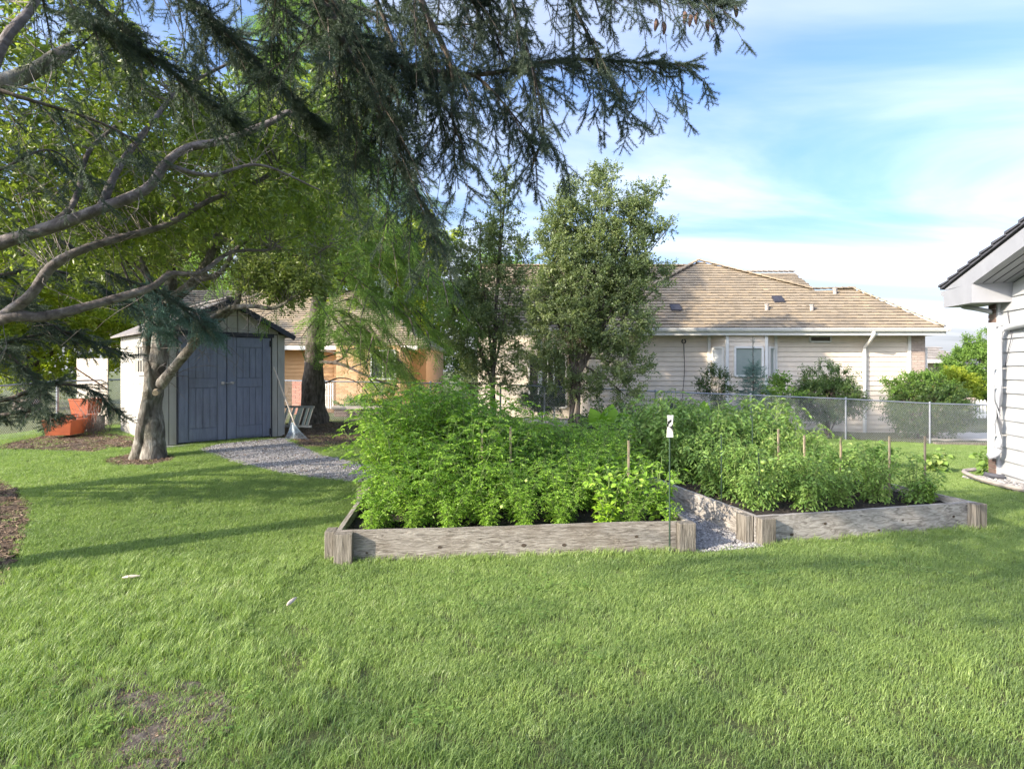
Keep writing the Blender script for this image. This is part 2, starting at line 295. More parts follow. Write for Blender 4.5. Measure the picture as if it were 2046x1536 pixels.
# ------------------------------------------------------------------ geometry-nodes scatter
def scatter(name, sources, pos, R, scale, parent=None, kind='stuff', pick=None, shade=None):
    pos = np.asarray(pos, np.float32); N = len(pos)
    me = bpy.data.meshes.new(name); me.vertices.add(N); me.vertices.foreach_set('co', pos.ravel())
    def at(n, ty, arr, f='value'): a = me.attributes.new(n, ty, 'POINT'); a.data.foreach_set(f, np.ascontiguousarray(arr).ravel())
    at('rot', 'FLOAT_VECTOR', eul(R).astype(np.float32), 'vector'); at('scl', 'FLOAT', np.broadcast_to(np.asarray(scale, np.float32), (N,)).copy())
    at('pick', 'INT', (rng.integers(0, len(sources), N) if pick is None else pick).astype(np.int32))
    at('shade', 'FLOAT', (rng.random(N) if shade is None else shade).astype(np.float32))
    o = bpy.data.objects.new(name, me); link(o)
    if parent is not None: o.parent = parent; o.location = -Vector(parent.location)
    if kind: o['kind'] = kind
    ng = bpy.data.node_groups.new('scatter_'+name, 'GeometryNodeTree'); ng.interface.new_socket('Geometry', in_out='INPUT', socket_type='NodeSocketGeometry'); ng.interface.new_socket('Geometry', in_out='OUTPUT', socket_type='NodeSocketGeometry')
    n, l = ng.nodes, ng.links; gi = n.new('NodeGroupInput'); go = n.new('NodeGroupOutput'); j = n.new('GeometryNodeJoinGeometry')
    srcs = []
    for s_ in sources:
        oi = n.new('GeometryNodeObjectInfo'); oi.inputs['Object'].default_value = s_; g2 = n.new('GeometryNodeGeometryToInstance'); l.new(oi.outputs['Geometry'], g2.inputs[0]); srcs.append(g2)
    for g2 in reversed(srcs): l.new(g2.outputs[0], j.inputs[0])
    ip = n.new('GeometryNodeInstanceOnPoints'); l.new(gi.outputs[0], ip.inputs['Points']); l.new(j.outputs[0], ip.inputs['Instance']); ip.inputs['Pick Instance'].default_value = True
    def na(nm, ty): q = n.new('GeometryNodeInputNamedAttribute'); q.data_type = ty; q.inputs[0].default_value = nm; return q.outputs[0]
    l.new(na('pick', 'INT'), ip.inputs['Instance Index']); l.new(na('rot', 'FLOAT_VECTOR'), ip.inputs['Rotation']); l.new(na('scl', 'FLOAT'), ip.inputs['Scale'])
    l.new(ip.outputs[0], go.inputs[0]); md = o.modifiers.new('scatter', 'NODES'); md.node_group = ng
    return o
def source(me): return bpy.data.objects.new(me.name, me)     # instance source, never linked to the scene

# templates -------------------------------------------------------
def leaf_t(w=.5, fold=.12, curl=.15):      # unit-long leaf along +Y, folded on its midrib
    V = np.array([[0, 0, 0], [w/2, .38, fold], [w*.36, .72, fold*.6-curl*.4], [0, 1, -curl], [-w*.36, .72, fold*.6-curl*.4], [-w/2, .38, fold], [0, .4, 0], [0, .74, -curl*.5]])
    return V, [np.array([[0, 1, 6], [6, 5, 0]]), np.array([[1, 2, 7, 6], [6, 7, 4, 5]]), np.array([[2, 3, 7], [7, 3, 4]])]
def leaf_s(w=.5, fold=.1):
    V = np.array([[0, 0, 0], [w/2, .45, fold], [0, 1, -.08], [-w/2, .45, fold]]); return V, [np.array([[0, 1, 2], [0, 2, 3]])]
NEEDLE = (np.array([[-.04, 0, 0], [.04, 0, 0], [0, 1, .05]]), [np.array([[0, 1, 2]])])
def along(axis_pts, n):
    p = np.asarray(axis_pts, float); k = np.linspace(0, len(p)-1.001, n); i = k.astype(int); f = (k-i)[:, None]
    return p[i]*(1-f)+p[i+1]*f, unit(p[i+1]-p[i])
def needle_spray(L=.3, side=6, sl=.12, dens=520, nl=.019, nw=1.0, mat=None, droop=.1, name='needle_spray'):
    mb = MB(); axes = []; wob = random.uniform(-.2, .2); droop = droop*random.uniform(-.5, 3.5); L = L*random.uniform(.7, 1.15)
    main = np.array([[wob*L*t*t, t*L, -droop*L*t*t] for t in np.linspace(0, 1, 6)]); axes.append((main, L)); mb.tube(main, np.linspace(.0035, .0015, 6), 3)
    for k in range(side):
        t = .12+.72*k/side; s_ = 1 if k % 2 else -1; l_ = sl*(1.05-.55*t)*random.uniform(.8, 1.2); b = np.array([wob*L*t*t, t*L, -droop*L*t*t])
        if random.random() < .18: continue
        d = unit([s_*random.uniform(.4, .95), .62, random.uniform(-.45, .2)]); a = np.array([b+d*l_*q+np.array([0, 0, -.15*l_*q*q]) for q in np.linspace(0, 1, 4)]); axes.append((a, l_)); mb.tube(a, np.linspace(.002, .001, 4), 3)
    for a, l_ in axes:
        n = int(dens*l_); p, d = along(a, n); th = rng.uniform(0, 2*PI, n); x = unit(np.cross(d, [0, 0, 1.0])); z = np.cross(x, d)
        rad = x*np.cos(th)[:, None]+z*np.sin(th)[:, None]; nd = unit(rad+d*.75+rng.normal(0, .12, (n, 3)))
        V, Fs, t = bulk(NEEDLE[0]*np.array([nw, 1, 1]), NEEDLE[1], basis(nd, rdir(n)), p, nl*rng.uniform(.75, 1.15, n)); mb.add(V, Fs, t)
    return mb.build(name, mat, mesh_only=True)
def leafy_spray(L=.25, n=12, ll=.06, w=.5, mat=None, name='leafy_spray', up=.3, small=False, sideb=3):
    mb = MB(); main = np.array([[0, t*L, .12*L*math.sin(t*2)] for t in np.linspace(0, 1, 5)]); mb.tube(main, np.linspace(.003, .001, 5), 3)
    T = leaf_s(w) if small else leaf_t(w)
    pos, dr = along(main, n); s_ = np.where(np.arange(n) % 2, 1, -1)[:, None]
    d = unit(dr*.7+s_*np.array([[.9, 0, 0]])+rng.normal(0, .35, (n, 3))+np.array([0, 0, up])*rng.uniform(-.6, 1, (n, 1)))
    if sideb:
        m = sideb*4; q = rng.random((m, 3))*np.array([L*.7, L*.8, L*.4])-np.array([L*.35, -L*.15, L*.2]); pos = np.vstack([pos, q]); d = np.vstack([d, rdir(m, up)])
    k = len(pos); nn = unit(np.array([0, 0, 1.0])+rng.normal(0, .55, (k, 3)))
    V, Fs, t = bulk(T[0], T[1], basis(d, nn), pos, ll*rng.uniform(.65, 1.2, k)); mb.add(V, Fs, t); return mb.build(name, mat, mesh_only=True)
def feather_spray(mat, L=.5, name='feather_spray'):
    mb = MB(); main = np.array([[0, t*L, -.35*L*t*t] for t in np.linspace(0, 1, 5)]); mb.tube(main, np.linspace(.004, .001, 5), 3)
    for k in range(9):
        t = .1+.85*k/9; s_ = 1 if k % 2 else -1; l_ = .2*(1.1-.5*t); b = np.array([0, t*L, -.35*L*t*t]); d = unit([s_*.6, .7, random.uniform(-.4, .2)])
        a = np.array([b+d*l_*q-np.array([0, 0, .3*l_*q*q]) for q in np.linspace(0, 1, 4)]); n = 13; p, dd = along(a, n)
        x = unit(np.cross(dd, [0, 0, 1.0])); nd = unit(dd*.8+x*np.where(np.arange(n) % 2, 1, -1)[:, None]+rng.normal(0, .25, (n, 3)))
        V, Fs, t_ = bulk(*leaf_s(.3), basis(nd, unit(np.array([0, 0, 1.0])+rng.normal(0, .5, (n, 3)))), p, .05*rng.uniform(.7, 1.2, n)); mb.add(V, Fs, t_)
    return mb.build(name, mat, mesh_only=True)
S_needle = [source(needle_spray(.26, 6+i % 2, .12, 950, .025, 1.35, m_needle)) for i in range(5)]
S_bneedle = [source(needle_spray(.28, 7, .13, 700, .022, 1.5, m_needleb, name='blue_needle_spray')) for i in range(2)]
S_farneedle = [source(needle_spray(.5, 8, .26, 130, .045, 1.8, m_needle, name='far_needle_spray')) for i in range(2)]
S_olive = [source(leafy_spray(.26, 9, .062, .46, m_olive)) for i in range(3)]
S_crab = [source(leafy_spray(.30, 12, .058, .5, m_crab, up=.2)) for i in range(3)]
S_pear = [source(leafy_spray(.32, 14, .058, .62, m_pear, small=True)) for i in range(3)]
S_feather = [source(feather_spray(m_larch)) for i in range(3)]
S_yel = [source(leafy_spray(.7, 16, .15, .6, m_yel, small=True, sideb=4)) for i in range(2)]
S_shrub = [source(leafy_spray(.28, 14, .055, .5, m_shrub, small=True)) for i in range(2)]
S_gshrub = [source(leafy_spray(.35, 16, .07, .55, m_gshrub, small=True)) for i in range(2)]

# ------------------------------------------------------------------ the setting: ground, lawn, paths
xs = np.unique(np.concatenate([np.linspace(-400, -16, 30), np.arange(-16, 20.01, .4), np.linspace(20, 400, 30)]))
ys = np.unique(np.concatenate([np.linspace(-60, -6, 10), np.arange(-6, 28.01, .4), np.linspace(28, 900, 40)]))
GX, GY = np.meshgrid(xs, ys); i = np.arange(len(ys)-1)[:, None]*len(xs)+np.arange(len(xs)-1)[None]
o = mk('ground', np.stack([GX, GY, terrain(GX, GY)], -1), [np.stack([i, i+1, i+1+len(xs), i+len(xs)], -1).reshape(-1, 4)], m_ground, kind='structure', smooth=True)
# bed frames: corner, unit along the front, unit to the back, width, depth
def bedframe(fl, fr, depth): e = np.array(fr)-np.array(fl); w = np.linalg.norm(e); e = e/w; return np.array(fl), e, np.array([-e[1], e[0]]), w, depth
BED1 = bedframe((-1.47, 4.90), (1.60, 5.24), 3.7); BED2 = bedframe((2.235, 5.40), (4.75, 6.0), 3.7)
def bedpt(B, a, b): return B[0]+B[1]*a+B[2]*b
def bedpoly(B, g=0): return [bedpt(B, -g, -g), bedpt(B, B[3]+g, -g), bedpt(B, B[3]+g, B[4]+g), bedpt(B, -g, B[4]+g)]
def uvpoly(pts):           # outline on the ground, given as seen
    out = []
    for u, v in pts:
        D = 8.0
        for _ in range(40):
            z = float(terrain(PX(u, D), D)); D = .5*D+.5*(CAMZ-z)*F_PX/(v-VH)
        out.append((PX(u, D), D))
    return out
PATH = uvpoly([(395, 900), (440, 888), (572, 876), (582, 884), (600, 893), (650, 912), (735, 930), (780, 940), (780, 966), (715, 966), (640, 958), (560, 946), (480, 928), (430, 912)])
GAP = [(1.62, 5.12), (2.26, 5.28), (2.28, 5.5), (1.38, 9.3), (.75, 9.3), (1.60, 5.30)]
MULCH1 = uvpoly([(566, 872), (572, 850), (600, 842), (690, 846), (760, 850), (790, 870), (770, 884), (640, 896), (605, 893)])
MULCH1 += []
MULCH2 = uvpoly([(205, 921), (270, 905), (345, 912), (350, 922), (290, 932), (220, 930)])
MULCH3 = uvpoly([(90, 872), (215, 868), (330, 885), (330, 897), (220, 896), (190, 905), (60, 900), (0, 900), (0, 890)])
BARK = uvpoly([(-260, 960), (0, 958), (40, 985), (62, 1010), (48, 1080), (20, 1140), (-10, 1200), (-260, 1240)])
ROCKS = [(7.05, 9.2), (7.35, 9.35), (7.9, 9.0), (8.0, 7.2), (7.2, 7.0), (6.75, 7.9)]
DIRT = [uvpoly([(185, 1360), (300, 1340), (455, 1390), (470, 1450), (400, 1500), (330, 1560), (215, 1560), (250, 1470), (170, 1420)]), uvpoly([(85, 1340), (150, 1310), (130, 1380), (80, 1400)]), uvpoly([(780, 1385), (850, 1375), (855, 1410), (790, 1420)]), uvpoly([(675, 1340), (740, 1345), (735, 1410), (690, 1400)]), uvpoly([(125, 1215), (225, 1200), (235, 1225), (160, 1245)]), uvpoly([(640, 1085), (700, 1110), (660, 1130)])]
def sheet(name, polys, mat, res=.07, dz=.012, rough=.008, **kw):
    allp = np.vstack(polys); x0, y0 = allp.min(0)-res; x1, y1 = allp.max(0)+res
    gx = np.arange(x0, x1+res, res); gy = np.arange(y0, y1+res, res); X, Y = np.meshgrid(gx, gy)
    cx, cy = (X[:-1, :-1]+res/2), (Y[:-1, :-1]+res/2); k = np.zeros(cx.shape, bool)
    for p in polys: k |= inpoly(cx, cy, p)
    Z = terrain(X, Y)+dz+rng.normal(0, rough, X.shape); i = (np.arange(len(gy)-1)[:, None]*len(gx)+np.arange(len(gx)-1)[None])[k]
    return mk(name, np.stack([X, Y, Z], -1), [np.stack([i, i+1, i+1+len(gx), i+len(gx)], -1)], mat, smooth=True, **kw)
sheet('gravel_path', [PATH, GAP], m_gravbase, kind='structure')
sheet('soil_border', [MULCH1, MULCH2, MULCH3, BARK], m_mulch, kind='structure', rough=.015)
sheet('bare_soil', DIRT[:2], m_bare, kind='structure', res=.05, dz=.008, rough=.006)
sheet('rock_border', [ROCKS], m_gravbase, kind='structure', dz=.02)
def icol(n, s=1.0):      # angular little stones
    out = []
    V0 = np.array([[0, 0, 1], [.9, 0, .3], [.3, .85, .3], [-.75, .5, .3], [-.75, -.5, .3], [.3, -.85, .3], [0, 0, -.5]], float)
    for k in range(n):
        V = V0*rng.uniform(.7, 1.2, (7, 3)); mb = MB(); mb.add(V, [[[0, 1, 2], [0, 2, 3], [0, 3, 4], [0, 4, 5], [0, 5, 1], [6, 2, 1], [6, 3, 2], [6, 4, 3], [6, 5, 4], [6, 1, 5]]], rng.random()); out.append(source(mb.build('stone', m_stone, mesh_only=True)))
    return out
S_stone = icol(4)
chipme = []
for k in range(4):
    mb = MB(); mb.box((0, 0, 0), (random.uniform(.3, .6), random.uniform(1.2, 2), .12), t=random.random()); chipme.append(source(mb.build('chip', m_chip, mesh_only=True)))
def samp(poly, n):
    p = np.asarray(poly); a = rng.uniform(p.min(0), p.max(0), (n*4, 2)); a = a[inpoly(a[:, 0], a[:, 1], p)]; return a[:n]
def rotz(n, tilt=.3):
    d = unit(np.stack([rng.normal(size=n), rng.normal(size=n), rng.normal(0, tilt, n)], 1)); return basis(d, unit(np.array([0, 0, 1.0])+rng.normal(0, tilt, (n, 3))))
g = np.vstack([samp(PATH, 9000), samp(GAP, 14000)]); scatter('gravel', S_stone, np.stack([g[:, 0], g[:, 1], terrain(g[:, 0], g[:, 1])+.016], 1), rotz(len(g), .6), rng.uniform(.007, .016, len(g)))
g = samp(ROCKS, 2500); scatter('river_rocks', S_stone, np.stack([g[:, 0], g[:, 1], terrain(g[:, 0], g[:, 1])+.03], 1), rotz(len(g), .6), rng.uniform(.015, .035, len(g)))
g = np.vstack([samp(MULCH1, 5000), samp(MULCH2, 900), samp(MULCH3, 3500), samp(BARK, 4500)]+[samp(PATH, 250)])
scatter('bark_litter', chipme, np.stack([g[:, 0], g[:, 1], terrain(g[:, 0], g[:, 1])+.022], 1), rotz(len(g), .35), rng.uniform(.010, .032, len(g)))
g = np.vstack([samp(DIRT[0], 2600), samp(DIRT[1], 300)]); scatter('soil_crumbs', chipme, np.stack([g[:, 0], g[:, 1], terrain(g[:, 0], g[:, 1])+.012], 1), rotz(len(g), .5), rng.uniform(.0025, .008, len(g)))
# grass: clumps of real blades
def clump(name, nb, rad, h, w, lean):
    mb = MB()
    for k in range(nb):
        a, r = random.uniform(0, 2*PI), rad*math.sqrt(random.random()); b = np.array([r*math.cos(a), r*math.sin(a), 0]); th = random.uniform(0, 2*PI); hh = h*random.uniform(.55, 1.15)
        ln = lean*random.uniform(.2, 1.3)*hh; dx = np.array([math.cos(th), math.sin(th), 0]); sx = np.array([-math.sin(th+.4), math.cos(th+.4), 0])*w/2
        q1 = b+dx*ln*.3+np.array([0, 0, hh*.55]); q2 = b+dx*ln+np.array([0, 0, hh*(1-.25*lean)])
        mb.add([b-sx*.8, b+sx*.8, q1+sx, q1-sx, q2], [[[0, 1, 2, 3]], [[3, 2, 4]]], random.random())
    return source(mb.build(name, m_grass, mesh_only=True))
S_grass = [clump('grass_clump', 58, .064, .040, .0023, .75) for k in range(4)]; S_tall = [clump('tall_clump', 34, .055, .07, .0026, .7) for k in range(3)]
N = 115000; yy = 1.9+(rng.random(N)**.62)*14.4; xx = rng.uniform(-1, 1, N)*(yy*.90+.6)
keep = rng.random(N) < np.clip(1.15-.045*yy, .35, 1)*1.0
bad = np.zeros(N, bool)
for p in (bedpoly(BED1, .02), bedpoly(BED2, .02), PATH, GAP, ROCKS): bad |= inpoly(xx, yy, p)
for p in (MULCH1, MULCH2, MULCH3, BARK): bad |= inpoly(xx, yy, p) & (rng.random(N) > .06)
jx, jy = xx+rng.normal(0, .11, N)+.1*fnoise(xx,yy,5.2), yy+rng.normal(0, .10, N)
for p in DIRT[:2]: bad |= inpoly(jx, jy, p) & (rng.random(N) > .38)
bad |= (yy > 13.6) & (xx < 1) | (yy > 15.3) | ((xx > -5.5) & (xx < -3.9) & (yy > 11.2)) | (xx < -10)
bad |= (xx < -.2) & (yy < 3.6) & (fnoise(xx+3, yy, 3.1) > .6) & (rng.random(N) > .75)
k = keep & ~bad; xx, yy = xx[k], yy[k]; n = len(xx)
sh = np.clip(.5+.30*fnoise(xx, yy, .8)+.22*fnoise(xx, yy, 2.7)+.12*fnoise(xx, yy, 7.3)+rng.normal(0, .2, n)+.12*sst((yy-6)/4)-.10*(xx > -.5)*(yy < 5), 0, 1)
tz = rng.uniform(0, 2*PI, n); R = np.zeros((n, 3, 3)); R[:, 0, 0] = np.cos(tz); R[:, 0, 1] = -np.sin(tz); R[:, 1, 0] = np.sin(tz); R[:, 1, 1] = np.cos(tz); R[:, 2, 2] = 1
tall = (((xx < -1.7) & (yy < 4.9) & (fnoise(xx, yy, 1.3) > -.25)) | ((fnoise(xx, yy+4, 1.9) > .55) & (yy < 3.4))) & (rng.random(n) < .75)
edge = inpoly(xx, yy, bedpoly(BED1, .10)) | inpoly(xx, yy, bedpoly(BED2, .14)); tall |= edge & (rng.random(n) < .55)
scatter('lawn', S_grass+S_tall, np.stack([xx, yy, terrain(xx, yy)-.004], 1), R, rng.uniform(.8, 1.25, n)*(1+.03*yy), pick=np.where(tall, 4+rng.integers(0, 3, n), rng.integers(0, 4, n)), shade=np.where(tall, np.clip(sh+.25, 0, 1), sh))

def clover():
    mb = MB(); T = leaf_t(.8, .05, .1)
    for k in range(9):
        c = np.append(rng.normal(0, .03, 2), rng.uniform(.02, .045)); a = rng.uniform(0, 6)
        for q in range(3):
            d = np.array([[math.cos(a+q*2.09), math.sin(a+q*2.09), .1]]); V, Fs, t = bulk(*T, basis(d, np.array([[0, 0, 1.0]])), c[None], [.013]); mb.add(V, Fs, t)
    return source(mb.build('clover_patch', m_tom, mesh_only=True))
g = np.stack([rng.uniform(-3.5, 4.5, 1500), rng.uniform(2.2, 6.5, 1500)], 1); g = g[(fnoise(g[:, 0], g[:, 1], 1.7) > .25) & ~inpoly(g[:, 0], g[:, 1], bedpoly(BED1, .05)) & ~inpoly(g[:, 0], g[:, 1], bedpoly(BED2, .05)) & ~inpoly(g[:, 0], g[:, 1], GAP) & ~inpoly(g[:, 0], g[:, 1], DIRT[0])]
scatter('lawn_weeds', [clover(), clover()], np.stack([g[:, 0], g[:, 1], terrain(g[:, 0], g[:, 1])], 1), rotz(len(g), .05), rng.uniform(.7, 1.2, len(g)))

# ------------------------------------------------------------------ raised beds
def bevel(o, w=.004): md = o.modifiers.new('bevel', 'BEVEL'); md.width = w; md.segments = 2; return o
def raised_bed(B, label, mf, ms):
    t = thing('raised_bed', label, 'garden bed', (*bedpt(B, 0, 0), 0)); H = .26; ang = math.atan2(B[1][1], B[1][0])
    def board(a0, b0, a1, b1, z0, z1, mat, th=.045):
        p, q = bedpt(B, a0, b0), bedpt(B, a1, b1); L = np.linalg.norm(q-p); c = (p+q)/2; d = (q-p)/L
        x = np.linspace(-L/2, L/2, 25); V = []
        for s_ in x:
            w1 = .003*math.sin(s_*3+z0*9)+rng.normal(0, .0012)
            for yy_, zz in ((-th/2, z0), (-th/2+.003, z1-.003+w1), (th/2-.003, z1+w1-.002), (th/2, z0)): V.append([c[0]+d[0]*s_-d[1]*yy_, c[1]+d[1]*s_+d[0]*yy_, zz])
        i = np.arange(24)[:, None]*4; Fq = np.vstack([np.hstack([i+k, i+(k+1) % 4, i+4+(k+1) % 4, i+4+k]) for k in range(4)])
        o = mk('board', V, [Fq, np.array([[3, 2, 1, 0], [96, 97, 98, 99]])], mat, t); return o
    W, Dp = B[3], B[4]
    board(0, .0225, W, .0225, -.05, H, mf); board(0, Dp, W, Dp, -.05, H-.005, mf)
    board(.0225, .05, .0225, Dp-.03, -.05, H+.002, ms); board(W-.0225, .05, W-.0225, Dp-.03, -.05, H-.003, ms)
    for (a, b) in ((.075, -.047), (W-.075, -.052), (-.047, Dp*.5), (W+.05, Dp*.5), (-.05, .09), (W+.05, Dp-.1)):
        p = bedpt(B, a, b); mb = MB(); mb.box((p[0], p[1], .105), (.15 if abs(a) > .06 and a < W else .085, .085 if abs(a) > .06 and a < W else .15, .31+rng.uniform(-.01, .012)), ang); bevel(mb.build('post', m_post, t), .006)
    for k in range(5):
        a = W*(.1+.19*k+rng.uniform(-.05, .05)); p = bedpt(B, a, -.0015); mb = MB()
        th = np.linspace(0, 2*PI, 9)[:-1]; r = rng.uniform(.008, .016); z = rng.uniform(.05, .22)
        mb.poly([[p[0]+B[1][0]*r*1.5*math.cos(q), p[1]+B[1][1]*r*1.5*math.cos(q), z+r*math.sin(q)] for q in th]); mb.build('knot', m_knot, t)
    # soil, slightly mounded
    nx, ny = 60, 80; A, Bb = np.meshgrid(np.linspace(.05, W-.05, nx), np.linspace(.05, Dp-.03, ny)); X = B[0][0]+B[1][0]*A+B[2][0]*Bb; Y = B[0][1]+B[1][1]*A+B[2][1]*Bb
    i = (np.arange(ny-1)[:, None]*nx+np.arange(nx-1)[None]); o = mk('soil', np.stack([X, Y, .185+rng.normal(0, .009, X.shape)+.015*np.sin(A*5)*np.sin(Bb*4)], -1), [np.stack([i, i+1, i+1+nx, i+nx], -1).reshape(-1, 4)], m_soil, t, smooth=True)
    n = 700; a = rng.uniform(.07, W-.07, n); b = rng.uniform(.06, Dp-.1, n); q = np.stack([B[0][0]+B[1][0]*a+B[2][0]*b, B[0][1]+B[1][1]*a+B[2][1]*b, np.full(n, .195)], 1); scatter('soil_crumbs', chipme, q, rotz(n, .5), rng.uniform(.006, .016, n), parent=t)
raised_bed(BED1, 'brown weathered timber bed overflowing with bright green plants, nearer to the shed', m_wood, m_woody)
raised_bed(BED2, 'silver grey timber bed of staked tomatoes, nearer to the white house corner', m_woodg, m_woodgy)

# ------------------------------------------------------------------ vegetable plants
def plant_mesh(Ht, spread, stems, nodes_, leaflets, ll, rach, w, mat, droop=.5, lean=0):
    st = MB(); lf = MB(); T = leaf_t(w, .1, .18)
    for k in range(stems):
        a = 2*PI*k/stems+random.uniform(-.4, .4); s_ = spread*random.uniform(.35, 1); h = Ht*random.uniform(.65, 1.1)*(1-.25*s_/spread)
        pts = np.array([[math.cos(a)*s_*t**1.3+lean*t*t, math.sin(a)*s_*t**1.3, h*(t-.12*t**4)] for t in np.linspace(0, 1, 7)])+rng.normal(0, .008, (7, 3)); pts[0] = [math.cos(a)*.02, math.sin(a)*.02, 0]
        st.tube(pts, np.linspace(.007, .002, 7), 4)
        pp, dd = along(pts, nodes_+1); pp, dd = pp[1:], dd[1:]
        for j in range(len(pp)):
            th = j*2.4+random.uniform(-.5, .5)+a; out = unit([math.cos(th), math.sin(th), random.uniform(.0, .6)]); L = rach*random.uniform(.7, 1.15)*(1-.35*j/len(pp))
            m = leaflets; tt = np.linspace(.25, 1, m); q = pp[j]+out*L*tt[:, None]-np.array([0, 0, droop*L])*tt[:, None]**2
            fw = unit(out[None]-np.array([0, 0, 2*droop])*tt[:, None]*.8); side = unit(np.cross(fw, [0, 0, 1.0]))*np.where(np.arange(m) % 2, 1, -1)[:, None]; side[-1] = 0
            d = unit(fw*.7+side*.95+rng.normal(0, .18, (m, 3))); nn = unit(np.array([0, 0, 1.0])+rng.normal(0, .45, (m, 3)))
            V, Fs, t = bulk(T[0], T[1], basis(d, nn), q, ll*rng.uniform(.7, 1.2, m)*(1-.2*j/len(pp))); lf.add(V, Fs, t)
            st.tube([pp[j], q[0], q[m//2], q[-1]], [.002, .0015, .0012, .0008], 3)
    return st.build('stem', m_stem, mesh_only=True), lf.build('leaves', mat, mesh_only=True)
def place_plant(name, meshes, loc, rz, s, label, cat, group):
    t = thing(name, label, cat, loc, group)
    for nm, me in zip(('stem', 'foliage'), meshes):
        o = bpy.data.objects.new(nm, me); link(o); o.parent = t; o['kind'] = 'stuff'
    t.rotation_euler = (0, 0, rz); t.scale = (s, s, s); return t
VEG = [plant_mesh(1.0, .46, 15, 15, 9, .046, .18, .44, m_veg, .40) for k in range(4)]
TOM = [plant_mesh(.78, .32, 11, 12, 7, .056, .19, .44, m_tom, .75) for k in range(4)]
MNT = [plant_mesh(.5, .22, 14, 12, 2, .05, .035, .66, m_veg, .3) for k in range(2)]
LIM = [plant_mesh(.26, .13, 7, 8, 3, .06, .04, .4, m_lime, .2)]
SQ = [plant_mesh(.45, .35, 7, 5, 3, .13, .12, .8, m_tom, .3) for k in range(1)]
kq = 0
for b in np.arange(.42, 3.6, .5):
    for a in np.arange(.34, 3.0, .43):
        aa, bb = a+rng.uniform(-.1, .1), b+rng.uniform(-.1, .1); x, y = bedpt(BED1, aa, bb)
        hgt = (.78+.68*sst((bb-.3)/1.6))*(1-.36*sst((aa-1.2)/1.0))
        if aa > 2.25 and bb < 1.2: place_plant('mint_plant', MNT[kq % 2], (x, y, .19), rng.uniform(0, 6), 1.45, 'leafy mint like plant at the right front corner of the left raised bed', 'plant', 'mint like plants at the right front corner of the left bed')
        else: place_plant('bushy_plant', VEG[kq % 4], (x, y, .19), rng.uniform(0, 6), hgt*rng.uniform(.92, 1.1), 'bushy bright green plant with feathery leaves packed into the left raised bed', 'plant', 'bushy feathery plants filling the left raised bed')
        kq += 1
x, y = bedpt(BED1, .62, 1.9); place_plant('bushy_plant', VEG[1], (x, y, .19), 1, 1.62, 'tallest feathery plant, rising above the others in the left raised bed', 'plant', None)
for k, (a, b, s_) in enumerate(((1.95, .45, .72), (2.25, .85, .78), (1.6, .5, .75), (2.75, 1.5, .8), (2.9, 2.2, .85), (2.9, 1.0, .62), (2.5, 1.3, .8))):
    x, y = bedpt(BED1, a, b); place_plant('bushy_plant', VEG[k % 4], (x, y, .19), k*1.3, s_, 'bushy bright green plant with feathery leaves packed into the left raised bed', 'plant', 'bushy feathery plants filling the left raised bed')
x, y = bedpt(BED1, 2.35, .2); place_plant('basil_plant', LIM[0], (x, y, .19), 1, 1.05, 'small lime green leafy plant at the front of the left raised bed', 'plant', None)
x, y = bedpt(BED1, 2.93, .12); place_plant('mint_plant', MNT[1], (x, y, .19), 1, .62, 'low broad leaved plant spilling over the front board beside the corner post', 'plant', None)
for k, (a, s_) in enumerate(((.28, .5), (.62, .36), (.95, .52), (1.3, .45), (1.62, .5), (1.95, .42), (2.62, .5))):
    x, y = bedpt(BED1, a, .22); place_plant('low_plant', VEG[k % 3], (x, y, .19), k, s_, 'low green plant along the front board of the left raised bed', 'plant', 'low plants along the front board of the left bed')
for b in np.arange(.45, 3.6, .5):
    for a in np.arange(.42, 2.4, .46):
        x, y = bedpt(BED2, a+rng.uniform(-.08, .08), b+rng.uniform(-.1, .1)); s_ = (.84+.70*sst((b-.3)/2.6)-.08*(a > 2.0))*rng.uniform(.9, 1.12)*(1.05 if a < 1.2 and b > 1 else 1)
        place_plant('tomato_plant', TOM[kq % 4], (x, y, .19), rng.uniform(0, 6), s_, 'staked green tomato plant growing in the right raised bed', 'plant', 'tomato plants filling the right raised bed'); kq += 1
x, y = bedpt(BED2, 2.38, .35); place_plant('rosemary_plant', MNT[0], (x, y, .19), 1, .72, 'small spiky herb at the right front corner of the tomato bed', 'plant', None)
for k in range(9):
    x, y = 2.6+k*.65+rng.uniform(-.1, .1), 10.6+rng.uniform(-.4, .4)-.08*k; place_plant('squash_plant', SQ[0], (x, y, float(terrain(x, y))), rng.uniform(0, 6), rng.uniform(.9, 1.15), 'leafy green plant growing low behind the tomato bed', 'plant', 'leafy plants growing behind the tomato bed')
for k in range(10):
    x, y = -1.6+k*.44, 9.9+rng.uniform(-.3, .6); place_plant('squash_plant', SQ[0], (x, y, float(terrain(x, y))), rng.uniform(0, 6), rng.uniform(.9, 1.2), 'leafy green plant growing low behind the left raised bed', 'plant', 'leafy plants growing behind the left raised bed')
